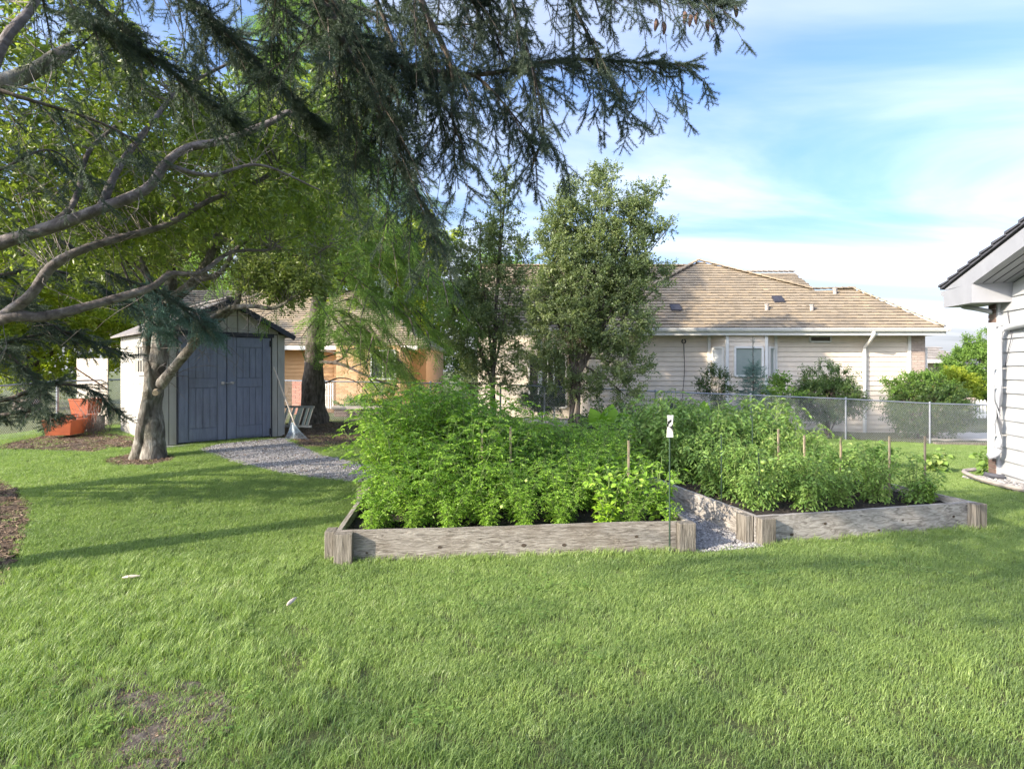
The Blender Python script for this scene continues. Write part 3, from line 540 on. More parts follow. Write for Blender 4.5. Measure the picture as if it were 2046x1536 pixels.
# large leaved plants above the rest
def big_leaf_plant(specs, label):
    bs = np.mean([s[0] for s in specs], 0); base = np.array([bs[0], bs[1], .15]); t = thing('large_leaf_plant', label, 'plant', tuple(base))
    for p, s_, d in specs:
        p = np.array(p); mb = MB(); mb.tube(smooth_path([base, (base+p)/2+[.03, 0, .05], p], 8), .006, 5); mb.build('stalk', m_stem, t)
        V, Fs, tt = bulk(*leaf_t(.8, .1, .25), basis(np.array([d]), np.array([[.1, -1, .45]])), p[None], [s_]); mk('leaf', V, Fs, m_big, t, tint=tt, smooth=True)
big_leaf_plant([(P(1195, 855, 8.9), .32, (-.3, -.1, 1)), (P(1215, 850, 9), .34, (.25, 0, 1)), (P(1232, 848, 9.1), .28, (.9, -.1, .6)), (P(1205, 850, 8.8), .22, (0, -.4, .8))], 'cluster of large round yellow green leaves between the two raised beds')
big_leaf_plant([(P(1358, 832, 9.3), .22, (-.8, 0, .5)), (P(1405, 830, 9.3), .24, (.15, 0, 1))], 'pair of large round leaves standing above the tomatoes')
# stakes
def stake(u, vt, a, b, B, lab, mat=m_stake, r=.011, name='wooden_stake', group=None):
    x, y = bedpt(B, a, b); zt = PZ(vt, y); x = PX(u, y); mb = MB()
    if mat is m_stake: mb.box((x, y, (zt+.1)/2-.02), (.017, .017, zt-.14), .3)
    else: mb.tube([(x, y, .1), (x+.003, y, zt*.5), (x, y, zt)], r*.55, 6)
    tagp(mb.build(name, mat), lab, 'stake', group)
for u, vt, b, lab in ((1555, 850, 1.2, 'pale wooden stake in the middle of the tomato bed below the small spruce'), (1607, 862, .9, 'thick orange brown stake in the tomato plants, third from the right'), (1680, 866, 1.1, 'short brown stake half hidden in the tomato plants'), (1777, 864, .9, 'tall pale stake, second from the right in the tomato bed'), (1848, 864, .8, 'rightmost wooden stake in the tomato bed'), (1466, 838, 2.4, 'weathered stake among the tomatoes left of the small spruce'), (1426, 838, 2.2, 'leftmost wooden stake in the tomato bed')):
    stake(u, vt, 1.2, b, BED2, lab)
for u, vt, b, B, lab in ((1441, 868, .9, BED2, 'dark green metal stake at the left edge of the tomato bed'), (1516, 905, .45, BED2, 'dark metal stake standing beside the two large green tomatoes'), (1503, 830, 1.6, BED2, 'tall dark stake in front of the small spruce')):
    stake(u, vt, .6, b, B, lab, m_gstake, .012, 'metal_stake')
for u, vt, b, lab in ((1020, 845, 1.0, 'pale thin stake in the middle of the left raised bed'), (1256, 872, .9, 'grey thin stake at the right of the left raised bed'), (963, 850, .9, 'short thin cane just left of the middle stake in the left bed')):
    stake(u, vt, 1.2, b, BED1, lab)
# sign stake with a white card
p = P(1338, 872, 5.16); t = thing('card_stake', 'white card with black bird shapes on a dark stake in the left bed corner', 'garden marker', (p[0], p[1], .15))
mb = MB(); mb.tube([(p[0], p[1], .02), (p[0], p[1], p[2])], .0075, 6); mb.build('stake', m_gstake, t)
cw = .029
mb = MB(); ct = PZ(829, 5.16); zb = PZ(873, 5.16); zm = (ct+zb)/2
mb.prism([(p[0]-cw, p[1]-.012, zb), (p[0]+cw*.95, p[1]-.012, zb), (p[0]+cw*.8, p[1]-.012, zm), (p[0]+cw*1.05, p[1]-.012, ct), (p[0]-cw*.9, p[1]-.012, ct), (p[0]-cw*.7, p[1]-.012, zm+.03)], (0, .006, 0)); card = mb.build('card', m_card, t)
for sh_ in ([(-.9, .35), (-.2, .5), (.35, .62), (.4, .4), (.0, .32), (-.5, .12), (-.6, .3)], [(-.3, .02), (.2, -.05), (.8, .18), (.85, -.1), (.6, -.5), (.35, -.2), (-.1, -.15)], [(-.95, .1), (-.6, .3), (-.4, .05), (-.7, -.15)]):
    mb = MB(); mb.prism([(p[0]+cw*a, p[1]-.0135, zm+b*(ct-zb)/2) for a, b in sh_], (0, .001, 0)); mb.build('bird_mark', m_black, t)
# tomatoes
def tomato(u, v, D, r, lab):
    mb = MB(); c = P(u, v, D); n = 10
    th = np.linspace(0, PI, 8); V = []
    pts = [(c[0], c[1], c[2]+r*math.cos(q)*.88) for q in th]; mb.tube(pts, [max(.001, r*math.sin(q)*(1)) for q in th], 12)
    t = thing('tomato', lab, 'tomato', tuple(c)); mb.build('fruit', m_fruit, t, smooth=True)
    m2 = MB()
    for k in range(5): a = k*2*PI/5; m2.add([(c[0], c[1], c[2]+r*.9), (c[0]+.6*r*math.cos(a-.3), c[1]+.6*r*math.sin(a-.3), c[2]+r*.88), (c[0]+1.0*r*math.cos(a), c[1]+1.0*r*math.sin(a), c[2]+r*.75), (c[0]+.6*r*math.cos(a+.3), c[1]+.6*r*math.sin(a+.3), c[2]+r*.88)], [[[0, 1, 2, 3]]])
    m2.tube([(c[0], c[1], c[2]+r*.85), (c[0]+.01, c[1], c[2]+r*1.5)], .003, 4); m2.build('calyx', m_stem, t)
tomato(1525, 923, 5.72, .029, 'large green tomato beside a dark stake, left one of a touching pair')
tomato(1541, 919, 5.70, .029, 'large green tomato beside a dark stake, right one of a touching pair')
tomato(1567, 932, 5.75, .021, 'pale green tomato just right of the large pair')
tomato(1671, 944, 5.85, .019, 'green tomato on the left of a hanging cluster in the middle of the bed')
tomato(1684, 940, 5.85, .018, 'green tomato in the middle of a hanging cluster of three')
tomato(1697, 942, 5.86, .018, 'green tomato on the right of a hanging cluster of three')
tomato(1524, 940, 5.75, .018, 'small green tomato hanging below the large pair')
tomato(1003, 1012, 5.15, .019, 'green tomato low at the front of the left raised bed')
tomato(1052, 960, 5.25, .017, 'green tomato half way up the plants of the left raised bed')

# ------------------------------------------------------------------ storage shed
SD = 10.95; sz0 = .29
FR = np.array([PX(569, 11.75), 11.75]); FL = np.array([PX(322, 10.2), 10.2]); BL = np.array([PX(216, 11.95), 11.95])
sx = unit(FR-FL); sW = np.linalg.norm(FR-FL); sy = np.array([-sx[1], sx[0]]); sD = 3.0
shed = thing('garden_shed', 'beige resin garden shed with blue grey double doors behind the crabapple trunk', 'shed', (*FL, sz0))
SH = 2.02; RID = 2.58
def sp(a, b, z): q = FL+sx*a+sy*b; return np.array([q[0], q[1], sz0+z])
def shed_panel(name, a0, a1, b, z0, z1a, z1b, mat, par, th=.03):
    mb = MB(); mb.prism([sp(a0, b, z0), sp(a1, b, z0), sp(a1, b, z1b), sp(a0, b, z1a)], tuple(np.append(sy*th, 0))); o = mb.build(name, mat, par); o.location = (0, 0, 0) if par.parent else o.location; return bevel(o, .006)
mb = MB(); mb.prism([sp(.04, .04, 0), sp(sW-.04, .04, 0), sp(sW-.04, .04, SH), sp(sW/2, .04, RID-.03), sp(.04, .04, SH)], tuple(np.append(sy*(sD-.08), 0))); mb.build('inner_shell', m_dark, shed)
dx0, dx1, DH = .26, sW-.28, 1.95
for a0, a1 in ((.0, .115), (.125, .24)): shed_panel('wall_plank', a0, a1, 0, 0, SH-.02, SH+.00, m_shed, shed)
for a0, a1 in ((sW-.29, sW-.15), (sW-.14, sW)): shed_panel('wall_plank', a0, a1, 0, 0, SH-.0, SH-.02, m_shed, shed)
def gz(a): return SH+(RID-SH)*(1-abs(a-sW/2)/(sW/2))-.02
ng = 10
for k in range(ng):
    a0 = .12+(sW-.24)*k/ng; a1 = .12+(sW-.24)*(k+1)/ng-.012
    mb = MB(); pts = [sp(a0, .0, DH+.07), sp(a1, .0, DH+.07)]
    top = [sp(a1, 0, max(gz(a1), DH+.075)), sp(a0, 0, max(gz(a0), DH+.075))]
    if a0 < sW/2 < a1: top = [top[0], sp(sW/2, 0, gz(sW/2)), top[1]]
    mb.prism(pts+top, tuple(np.append(sy*.03, 0))); bevel(mb.build('gable_plank', m_shed, shed), .004)
mb = MB(); mb.beam(sp(dx0-.05, -.012, DH+.035), sp(dx1+.05, -.012, DH+.035), .05, .075); mb.build('door_header', m_dark, shed)
mb = MB(); mb.beam(sp(dx1+.012, .01, .0), sp(dx1+.012, .01, DH), .03, .04, up=(1, 0, 0)); mb.build('door_jamb', m_dark, shed)
mb = MB(); mb.beam(sp(dx0-.012, .01, .0), sp(dx0-.012, .01, DH), .03, .04, up=(1, 0, 0)); mb.build('door_jamb', m_dark, shed)
dm = (dx0+dx1)/2+.0
for side, (a0, a1) in enumerate(((dx0+.005, dm-.005), (dm+.005, dx1-.005))):
    mb = MB(); mb.prism([sp(a0, .012, .03), sp(a1, .012, .03), sp(a1, .012, DH-.01), sp(a0, .012, DH-.01)], tuple(np.append(sy*.03, 0))); door = mb.build('door', m_door, shed)
    w = a1-a0; st = .17
    def dp(nm, b0, b1, z0, z1, off=-.006, th=.018):
        mb = MB(); mb.prism([sp(b0, off, z0)-0, sp(b1, off, z0), sp(b1, off, z1), sp(b0, off, z1)], tuple(np.append(sy*th, 0)))
        o = mb.build(nm, m_door, None); o.parent = door; o.location = (0, 0, 0); bevel(o, .004)
    dp('stile', a0+.004, a0+st-.01, .03, DH-.01); dp('stile', a1-st+.01, a1-.004, .03, DH-.01)
    dp('rail', a0+st, a1-st, .06, .26); dp('rail', a0+st, a1-st, 1.0, 1.16); dp('rail', a0+st, a1-st, DH-.20, DH-.02)
    for z0, z1 in ((.27, .99), (1.17, DH-.21)):
        nb = 4
        for k in range(nb):
            b0 = a0+st+(w-2*st)*k/nb+.003; b1 = a0+st+(w-2*st)*(k+1)/nb-.005; dp('door_board', b0, b1, z0, z1, 0, .012)
hd = MB(); hd.tube([sp(dm-.08, -.035, 1.075), sp(dm+.11, -.035, 1.08)], .011, 6); hd.box(sp(dm-.07, -.03, 1.075), (.05, .05, .05)); hd.box(sp(dm+.09, -.03, 1.08), (.07, .04, .04)); hd.build('door_latch', m_lock, shed)
for z in (.12, DH-.12): mb = MB(); mb.box(sp(dx1-.01, -.02, z), (.03, .03, .12)); mb.build('hinge', m_dark, shed)
# side wall (left), planks along depth
nside = 17
for k in range(nside):
    b0 = .05+(sD-.1)*k/nside; b1 = .05+(sD-.1)*(k+1)/nside-.012
    mb = MB(); q = np.append(sx*.03, 0); mb.prism([sp(0, b0, 0), sp(0, b1, 0), sp(0, b1, SH-.02), sp(0, b0, SH-.02)], tuple(q)); bevel(mb.build('wall_plank', m_shed, shed), .006)
    mb = MB(); mb.prism([sp(sW, b0, 0), sp(sW, b1, 0), sp(sW, b1, SH-.02), sp(sW, b0, SH-.02)], tuple(-q)); mb.build('wall_plank', m_shed, shed)
mb = MB(); wb0, wb1, wz0, wz1 = .75, 1.5, 1.25, 1.78
mb.beam(sp(-.02, wb0, wz0), sp(-.02, wb1, wz0), .05, .06); mb.beam(sp(-.02, wb0, wz1), sp(-.02, wb1, wz1), .05, .06)
for b in (wb0, wb1): mb.beam(sp(-.018, b, wz0-.02), sp(-.018, b, wz1+.02), .05, .05, up=(0, 1, 0))
win = mb.build('window_frame', m_shed, shed)
mb = MB(); mb.prism([sp(-.006, wb0, wz0), sp(-.006, wb1, wz0), sp(-.006, wb1, wz1), sp(-.006, wb0, wz1)], tuple(np.append(-sx*.004, 0))); o = mb.build('pane', m_dglass); o.parent = win
for k in range(1, 4): mb = MB(); b = wb0+(wb1-wb0)*k/4; mb.beam(sp(-.016, b, wz0), sp(-.016, b, wz1), .022, .022, up=(0, 1, 0)); o = mb.build('muntin', m_shed); o.parent = win
mb = MB(); mb.beam(sp(-.0165, wb0, (wz0+wz1)/2), sp(-.0165, wb1, (wz0+wz1)/2), .02, .04); o = mb.build('muntin', m_shed); o.parent = win
ov = .14
for s_ in (0, 1):
    a_e, a_r = (-ov, sW/2) if s_ == 0 else (sW+ov, sW/2); sl = (RID-SH)/(sW/2); ze = SH-sl*ov
    mb = MB(); mb.prism([sp(a_e, -ov, ze+.03), sp(a_r, -ov, RID+.03), sp(a_r, sD+ov, RID+.03), sp(a_e, sD+ov, ze+.03)], (0, 0, .035)); mb.build('roof_panel', m_shroof, shed)
    mb = MB(); mb.beam(sp(a_e, -ov-.012, ze), sp(a_r, -ov-.012, RID), .025, .085); mb.build('barge_board', m_dark, shed)
mb = MB(); mb.beam(sp(sW/2, -ov, RID+.07), sp(sW/2, sD+ov, RID+.07), .14, .03); mb.build('ridge_cap', m_shroof, shed)
mb = MB(); mb.prism([sp(-.05, -.12, -.16), sp(sW+.06, -.12, -.16), sp(sW+.06, sD+.05, -.16), sp(-.05, sD+.05, -.16)], (0, 0, .155)); mb.build('floor_slab', m_slab, shed)
for k in range(3):
    mb = MB(); mb.tube(smooth_path([sp(-.03, .62+k*.04, wz0-.02), sp(-.05, .66+k*.05, wz0-.3), sp(-.10, .5+k*.1, .5), sp(-.18, .45+k*.12, .05)], 12), .004, 4); tagp(mb.build('hanging_wire', m_twig), ('thin dark wire hanging below the shed window', 'bent dark wire hanging beside the first one on the shed wall', 'third wire hanging from the shed window towards the tree trunk')[k], 'wire')
# rake
t = thing('leaf_rake', 'leaf rake leaning upside down against the right corner of the shed', 'rake', tuple(P(590, 880, 11.2)))
hb, ht = P(590, 850, 11.25), P(547, 733, 11.42); mb = MB(); mb.tube([ht, (ht+hb)/2, hb], .014, 8); mb.build('handle', m_handle, t)
base = P(584, 846, 11.25); cl, cr = P(566, 884, 11.05), P(618, 880, 11.15)
for k in range(19):
    f = k/18; e = cl*(1-f)+cr*f+np.array([0, -.03*math.sin(f*PI), -.03*math.sin(f*PI)]); mb = MB(); mb.tube([base, base*.4+e*.6, e, e+np.array([0, .03, -.025])], .0035, 4); mb.build('tine', m_rake, t)
mb = MB(); a, b = base*.52+cl*.48, base*.52+cr*.48; mb.prism([base+[-.02, .004, .02], base+[.02, .004, .02], b+[0, .004, 0], (a+b)/2+[0, .004, -.03], a+[0, .004, 0]], (0, .006, 0)); mb.build('rake_plate', m_rake, t)
mb = MB(); a, b = base*.2+cl*.8, base*.2+cr*.8; mb.tube([a, (a+b)/2+[0, 0, -.02], b], .005, 4); mb.build('spreader_bar', m_galv, t)
# ladder lying on its side
t = thing('ladder', 'pale aluminium ladder leaning low on its side between shed and spruce trunk', 'ladder', tuple(P(600, 852, 12.2)))
mb = MB(); mb.beam(P(560, 812, 12.6), P(628, 813, 12.5), .035, .045); mb.build('ladder_rail', m_alu, t)
mb = MB(); mb.beam(P(548, 850, 12.1), P(622, 852, 12.0), .035, .045); mb.build('ladder_rail', m_alu, t)
for u in (573, 586, 596, 602, 613, 621): mb = MB(); mb.beam(P(u+3, 814, 12.55), P(u-8, 850, 12.05), .05, .03, up=(0, 1, 0)); mb.build('rung', m_alu, t)
# orange planters
def planter(c, size, rz, lab):
    t = thing('planter_box', lab, 'planter', tuple(c)); w, d, h = size; cs, sn = math.cos(rz), math.sin(rz)
    def q(x, y, z): return np.array([c[0]+x*cs-y*sn, c[1]+x*sn+y*cs, c[2]+z])
    mb = MB(); k = .84
    lo = [q(-w/2*k, -d/2*k, 0), q(w/2*k, -d/2*k, 0), q(w/2*k, d/2*k, 0), q(-w/2*k, d/2*k, 0)]; hi = [q(-w/2, -d/2, h), q(w/2, -d/2, h), q(w/2, d/2, h), q(-w/2, d/2, h)]; inn = [q(-w/2+.03, -d/2+.03, h), q(w/2-.03, -d/2+.03, h), q(w/2-.03, d/2-.03, h), q(-w/2+.03, d/2-.03, h)]; inb = [p_-[0, 0, .08] for p_ in inn]
    mb.add(lo+hi+inn+inb, [[[3, 2, 1, 0]]+[[i, (i+1) % 4, 4+(i+1) % 4, 4+i] for i in range(4)]+[[4+i, 4+(i+1) % 4, 8+(i+1) % 4, 8+i] for i in range(4)]+[[8+i, 8+(i+1) % 4, 12+(i+1) % 4, 12+i] for i in range(4)]]); mb.build('box', m_terra, t)
    mb = MB()
    for i in range(4): mb.beam(hi[i], hi[(i+1) % 4], .025, .03)
    mb.build('rim', m_terra, t); mb = MB(); mb.poly([p_-[0, 0, .035] for p_ in inn]); mb.build('compost', m_mulch, t)
planter(P(130, 867, 11.3)*[1, 1, 1], (.50, .55, .27), .15, 'orange plastic planter box nearest the lawn, leftmost of three')
planter(P(158, 857, 11.9), (.42, .5, .28), .1, 'orange planter box filled with dry stems, middle of three')
planter(P(172, 826, 12.4), (.44, .4, .30), -.1, 'raised orange planter box in front of the beige panel')
mb = MB(); c = P(172, 850, 12.4); mb.box((c[0], c[1], float(terrain(c[0], c[1]))+.14), (.5, .45, .38), .1); tagp(mb.build('concrete_block', m_block), 'grey block carrying the raised orange planter', 'block')
# beige fence panels left of the shed, behind
t = thing('beige_panel', 'pale beige board screen standing behind the left side of the shed', 'screen', tuple(P(180, 860, 13.6)))
for k in range(4):
    z0 = PZ(860, 13.6)+k*.42; mb = MB(); a, b = PX(148, 13.6), PX(222, 13.8); mb.box(((a+b)/2, 13.7, z0+.2), (b-a, .04, .41)); bevel(mb.build('panel', m_sid, t), .004)
mb = MB(); mb.tube([P(150, 735, 12.2), P(214, 777, 12.6)], .016, 6); tagp(mb.build('rusty_pole', m_rust), 'rusty brown pole slanting across the beige screen', 'pole')
mb = MB(); mb.tube([P(176, 726, 12.9), P(213, 739, 12.9)], .02, 6); tagp(mb.build('white_pole', m_trim), 'short white pole slanting near the top of the beige screen', 'pole')
mb = MB()
for k in range(170):
    b = np.array([PX(rng.uniform(165, 214), 11.9), 11.9+rng.uniform(-.4, .2), float(.25)+rng.uniform(0, .15)]); d = unit([rng.uniform(-.8, .5), rng.uniform(-.5, .3), rng.uniform(.1, 1.2)]); L = rng.uniform(.3, .8); m_ = b+d*L*.5+rng.normal(0, .04, 3); mb.tube([b, m_, b+d*L+rng.normal(0, .05, 3)], [.004, .003, .0015], 3)
tagp(mb.build('brush_pile', m_twigl), 'heap of cut bare twigs beside the shed and orange planters', 'brush pile', kind='stuff')

# ------------------------------------------------------------------ chain link fences
def chain_fence(pts, ztop, H, label, posts):
    """pts: ground line; ztop: rail height at each"""
    t = thing('chain_link_fence', label, 'fence', (*pts[0], ztop[0]-H)); pts = [np.array(p) for p in pts]
    for a in range(len(pts)-1):
        p, q = np.append(pts[a], ztop[a]), np.append(pts[a+1], ztop[a+1]); mb = MB(); mb.tube([p, (p+q)/2, q], .019, 8); mb.build('top_rail', m_galv, t)
        L = np.linalg.norm(q-p); n = int(L/.058); mb = MB(); d = (q-p)/L; nr = unit(np.cross(d, [0, 0, 1])); sh_ = H
        for k in range(-int(sh_/.058), n+1):
            for s_ in (1, -1):
                x0, x1 = k*.058, k*.058+s_*sh_*.96
                if s_ < 0: x0, x1 = k*.058+sh_*.96, k*.058
                za, zb = 0, 1
                lo, hi = sorted((x0, x1)); f0, f1 = 0, 1
                # clip to the panel
                ts = sorted([(0-x0)/(x1-x0), (L-x0)/(x1-x0)]); f0, f1 = max(0, ts[0]), min(1, ts[1])
                if f1-f0 < .02: continue
                A = p+d*(x0+(x1-x0)*f0)+nr*.003*s_; B_ = p+d*(x0+(x1-x0)*f1)+nr*.003*s_; A[2] += -.03-(H-.05)*(1-f0); B_[2] += -.03-(H-.05)*(1-f1)
                V, Fq = tube_arr([A, B_], .0019, 3); mb.add(V, [Fq])
        mb.build('wire_mesh', m_wire, t, kind='stuff')
    for x, y, z in posts:
        mb = MB(); mb.tube([(x, y, z-H-.06), (x, y, z+.02)], .026, 10); o = mb.build('fence_post', m_galv, t)
        m2 = MB(); m2.tube([(x, y, z+.02), (x, y, z+.035), (x, y, z+.05)], [.032, .028, .008], 10); c_ = m2.build('post_cap', m_galv); c_.parent = o
FD = 15.5
fx = [PX(560, 15.6), PX(1000, FD), PX(1310, FD), PX(1690, FD), PX(1858, FD), PX(2060, FD)]
fz = [PZ(760, 15.6), PZ(768, FD), PZ(782, FD), PZ(797, FD), PZ(806, FD), PZ(812, FD)]
posts = [(x, FD, z) for x, z in zip(fx, fz)]+[(PX(1088, FD), FD, PZ(772, FD)), (PX(648, FD), FD, PZ(762, FD)), (PX(1500, FD), FD, PZ(789, FD)), (PX(860, FD), FD, PZ(765, FD))]
chain_fence([(x, FD) for x in fx], fz, 1.06, 'grey chain link fence along the back of the yard behind the garden beds', posts)
lp = [(-9.3, 9.3), (-9.5, 12.3), (-9.6, 15.5), (fx[0], 15.6)]; lz = [float(terrain(*p))+1.06 for p in lp]; lz[-1] = fz[0]
chain_fence(lp, lz, 1.06, 'grey chain link fence at the left edge of the yard behind the orange planters', [(*p, z) for p, z in zip(lp, lz)])
mb = MB(); mb.beam((PX(1868, 15.2), 15.2, -.33), (PX(2060, 15.2), 15.2, -.36), .12, .16); tagp(mb.build('landscape_timber', m_post), 'dark timber edging at the foot of the fence on the right', 'timber')

# ------------------------------------------------------------------ neighbour's house on the right
HY = 18.5; GZ = -.55; EZ = 2.83
def siding(par, p0, p1, z0, z1, ex, mat, name='siding_plank', t_lo=.030, t_hi=.004, zfun=None):
    p0 = np.array(p0, float); p1 = np.array(p1, float); d = unit(p1-p0); nr = np.array([d[1], -d[0]]); k = 0; z = z0
    while z < z1-.02:
        zt = min(z+ex, z1); o = []
        a, b = (p0, p1) if zfun is None else (p0+(p1-p0)*zfun(zt)[0], p0+(p1-p0)*zfun(zt)[1])
        V = [(*(q+nr*w_), zz) for q in (a, b) for (w_, zz) in ((0, z), (t_lo, z), (t_lo, z+.012), (t_hi, zt-.001), (0, zt-.001))]
        m_ = MB(); m_.add(V, [[[0, 1, 2, 3, 4]], [[9, 8, 7, 6, 5]], [[i, i+5, (i+1) % 5+5, (i+1) % 5] for i in range(5)]]); m_.build(name, mat, par); z += ex; k += 1
house = thing('neighbour_house', 'single storey beige sided house with brown shake roof beyond the back fence', 'house', (2.5, HY, GZ))
xw0, xb0, xb1, xw1, xbr = 2.4, 6.2, 8.25, 12.46, 12.95; BP = .45; bf0, bf1 = PX(1452, HY-BP), PX(1530, HY-BP)
mb = MB(); mb.prism([(xw0, HY+.02, GZ), (xbr, HY+.02, GZ), (13.35, HY+.6, GZ), (13.35, HY+9, GZ), (xw0, HY+9, GZ)], (0, 0, EZ-GZ)); mb.prism([(xb0, HY+.03, GZ), (bf0, HY-BP+.01, GZ), (bf1, HY-BP+.01, GZ), (xb1, HY+.03, GZ)], (0, 0, EZ-GZ-.003)); mb.build('wall', m_sid, house)
siding(house, (xw0, HY), (xb0, HY), GZ, EZ, .152, m_sid); siding(house, (xb1, HY), (xw1, HY), GZ, EZ, .152, m_sid)
siding(house, (xb0, HY), (bf0, HY-BP), GZ, EZ, .152, m_sid); siding(house, (bf0, HY-BP), (bf1, HY-BP), GZ, EZ, .152, m_sid); siding(house, (bf1, HY-BP), (xb1, HY), GZ, EZ, .152, m_sid)
for x, y in ((xb0-.02, HY-.03), (bf0, HY-BP-.02), (bf1, HY-BP-.02), (xb1+.02, HY-.03), (xw1, HY-.03)): mb = MB(); mb.box((x, y, (GZ+EZ)/2), (.09, .07, EZ-GZ-.01)); mb.build('corner_board', m_trim, house)
def brickwall(par, p0, p1, z0, z1, mat, bl=.22, bh=.075, th=.02):
    p0 = np.array(p0, float); p1 = np.array(p1, float); L = np.linalg.norm(p1-p0); d = (p1-p0)/L; nr = np.array([d[1], -d[0]]); rz = math.atan2(d[1], d[0]); mb = MB(); r = 0; z = z0
    while z < z1-.02:
        x = -bl/2 if r % 2 else 0
        while x < L:
            a, b = max(0, x), min(L, x+bl-.012)
            if b-a > .02: c = p0+d*(a+b)/2+nr*th/2; mb.box((*c, z+bh/2), (b-a, th, bh-.012), rz, t=random.random())
            x += bl
        z += bh; r += 1
    m2 = MB(); c = (p0+p1)/2-nr*.01; m2.box((*c, (z0+z1)/2), (L, .04, z1-z0), rz); m2.build('mortar_backing', m_mortar, par); return mb.build('brickwork', mat, par, kind='stuff')
brickwall(house, (xw1+.05, HY-.02), (xbr, HY-.02), GZ, EZ, m_brick); brickwall(house, (xbr, HY-.02), (13.37, HY+.6), GZ, EZ, m_brick)
def window(par, p0, p1, z0, z1, fw=.06, glass=m_glass, frame=m_trim, grid=(1, 1), proud=.05):
    p0 = np.array(p0, float); p1 = np.array(p1, float); d = unit(p1-p0); nr = np.array([d[1], -d[0]]); q0, q1 = p0+nr*proud, p1+nr*proud; mb = MB()
    mb.beam((*q0, z0), (*q1, z0), .07, fw); mb.beam((*q0, z1), (*q1, z1), .07, fw)
    for q in (q0, q1): mb.beam((*q, z0), (*q, z1), .068, fw, up=(*d, 0))
    for k in range(1, grid[0]): q = q0+(q1-q0)*k/grid[0]; mb.beam((*q, z0), (*q, z1), .05, .035, up=(*d, 0))
    w = mb.build('window', frame, par); g0, g1 = p0+nr*(proud-.012), p1+nr*(proud-.012); m2 = MB(); m2.prism([(*g0, z0), (*g1, z0), (*g1, z1), (*g0, z1)], (*(nr*.006), 0)); g = m2.build('pane', glass); g.parent = w; g.location = (0, 0, 0); return w
wy = HY-BP; wz0, wz1 = PZ(751, wy), PZ(694, wy)
window(house, (PX(1467, wy), wy), (PX(1522, wy), wy), wz0, wz1)
a, b = np.array([xb0, HY]), np.array([bf0, HY-BP]); window(house, a+(b-a)*.28, a+(b-a)*.85, wz0+.0, wz1, glass=M('sunlit_glass', [(.55, .56, .55), (.7, .7, .68)], rough=.2))  # pane colour lightened to carry the sun falling on this bay side
a, b = np.array([bf1, HY-BP]), np.array([xb1, HY]); window(house, a+(b-a)*.2, a+(b-a)*.75, wz0, wz1)
window(house, (xbr+.10, HY+.13), (xbr+.27, HY+.38), PZ(786, HY), PZ(696, HY), glass=m_dglass)
vx0, vx1, vz0, vz1 = PX(1617, HY), PX(1658, HY), PZ(683, HY), PZ(672, HY)
mb = MB(); mb.beam((vx0, HY-.05, vz0), (vx1, HY-.05, vz0), .05, .05); mb.beam((vx0, HY-.05, vz1), (vx1, HY-.05, vz1), .05, .05); mb.beam((vx0, HY-.05, vz0), (vx0, HY-.05, vz1), .05, .05, up=(1, 0, 0)); mb.beam((vx1, HY-.05, vz0), (vx1, HY-.05, vz1), .05, .05, up=(1, 0, 0)); vent = mb.build('vent', m_trim, house)
for k in range(4): mb = MB(); z = vz0+(vz1-vz0)*(k+.5)/4; mb.beam((vx0, HY-.04, z), (vx1, HY-.04, z), .03, .03); o = mb.build('louvre', m_louv); o.parent = vent
SLP = .78
def ray_plane(u, v, y0, z0, s):   # point on roof plane z = z0 + s (y - y0) seen at (u, v)
    k = (VH-v)/F_PX; D = (z0-s*y0-CAMZ)/(k-s); return np.array([PX(u, D), D, CAMZ+k*D])
EY = HY-.6
def shakes(par, poly, y0, z0, s, mat, cw=.17, ex=.17, th=.045, name='shakes'):
    """overlapping shakes laid in courses over a roof plane facing -y"""
    P3 = np.array(poly); poly2 = P3[:, [0, 1]]; ymin, ymax = poly2[:, 1].min(), poly2[:, 1].max(); xmin, xmax = poly2[:, 0].min(), poly2[:, 0].max(); cs = 1/math.sqrt(1+s*s); dy = ex*cs*1.0; mb = MB(); y = ymin; C = []; T = []
    while y < ymax:
        x = xmin-random.random()*cw
        while x < xmax:
            w = cw*random.uniform(.6, 1.3)
            if inpoly(np.array(x+w/2), np.array(y+dy/2), poly2): C.append((x, w, y, random.uniform(-.003, .003)))
            x += w
        y += dy
    C = np.array(C); n = len(C); V = np.zeros((n, 8, 3)); x0, x1 = C[:, 0], C[:, 0]+C[:, 1]-.006; yl = C[:, 2]+C[:, 3]-.01; yh = C[:, 2]+dy*1.05
    tn = th*rng.uniform(.85, 1.2, n); zl = z0+s*(yl-y0); zh = z0+s*(yh-y0)
    for k, (x_, y_, z_) in enumerate(((x0, yl, zl), (x1, yl, zl), (x1, yh, zh), (x0, yh, zh), (x0, yl, zl+tn), (x1, yl, zl+tn), (x1, yh, zh+.006), (x0, yh, zh+.006))): V[:, k, 0], V[:, k, 1], V[:, k, 2] = x_, y_, z_
    V = np.concatenate([V, V[:, [0, 1, 5, 4]]], 1); Fq = np.array([[4, 5, 6, 7], [8, 9, 10, 11], [1, 2, 6, 5], [3, 0, 4, 7]]); Fa = (Fq[None]+np.arange(n)[:, None, None]*12).reshape(-1, 4); tt = np.repeat(.25+.75*rng.random(n)[:, None], 12, 1); tt[:, 8:] = -1.2  # dark butt-face tint paints in the shadow gaps under each course
    return mk(name, V.reshape(-1, 3), [Fa], mat, par, 'stuff', tt.ravel())
def rp(u, v): return ray_plane(u, v, EY, EZ+.06, SLP)
main = [rp(960, 658), rp(1893, 660), rp(1705, 578), rp(1625, 580), rp(1590, 566), rp(1500, 545), rp(1395, 522), rp(1300, 574), rp(960, 574)]
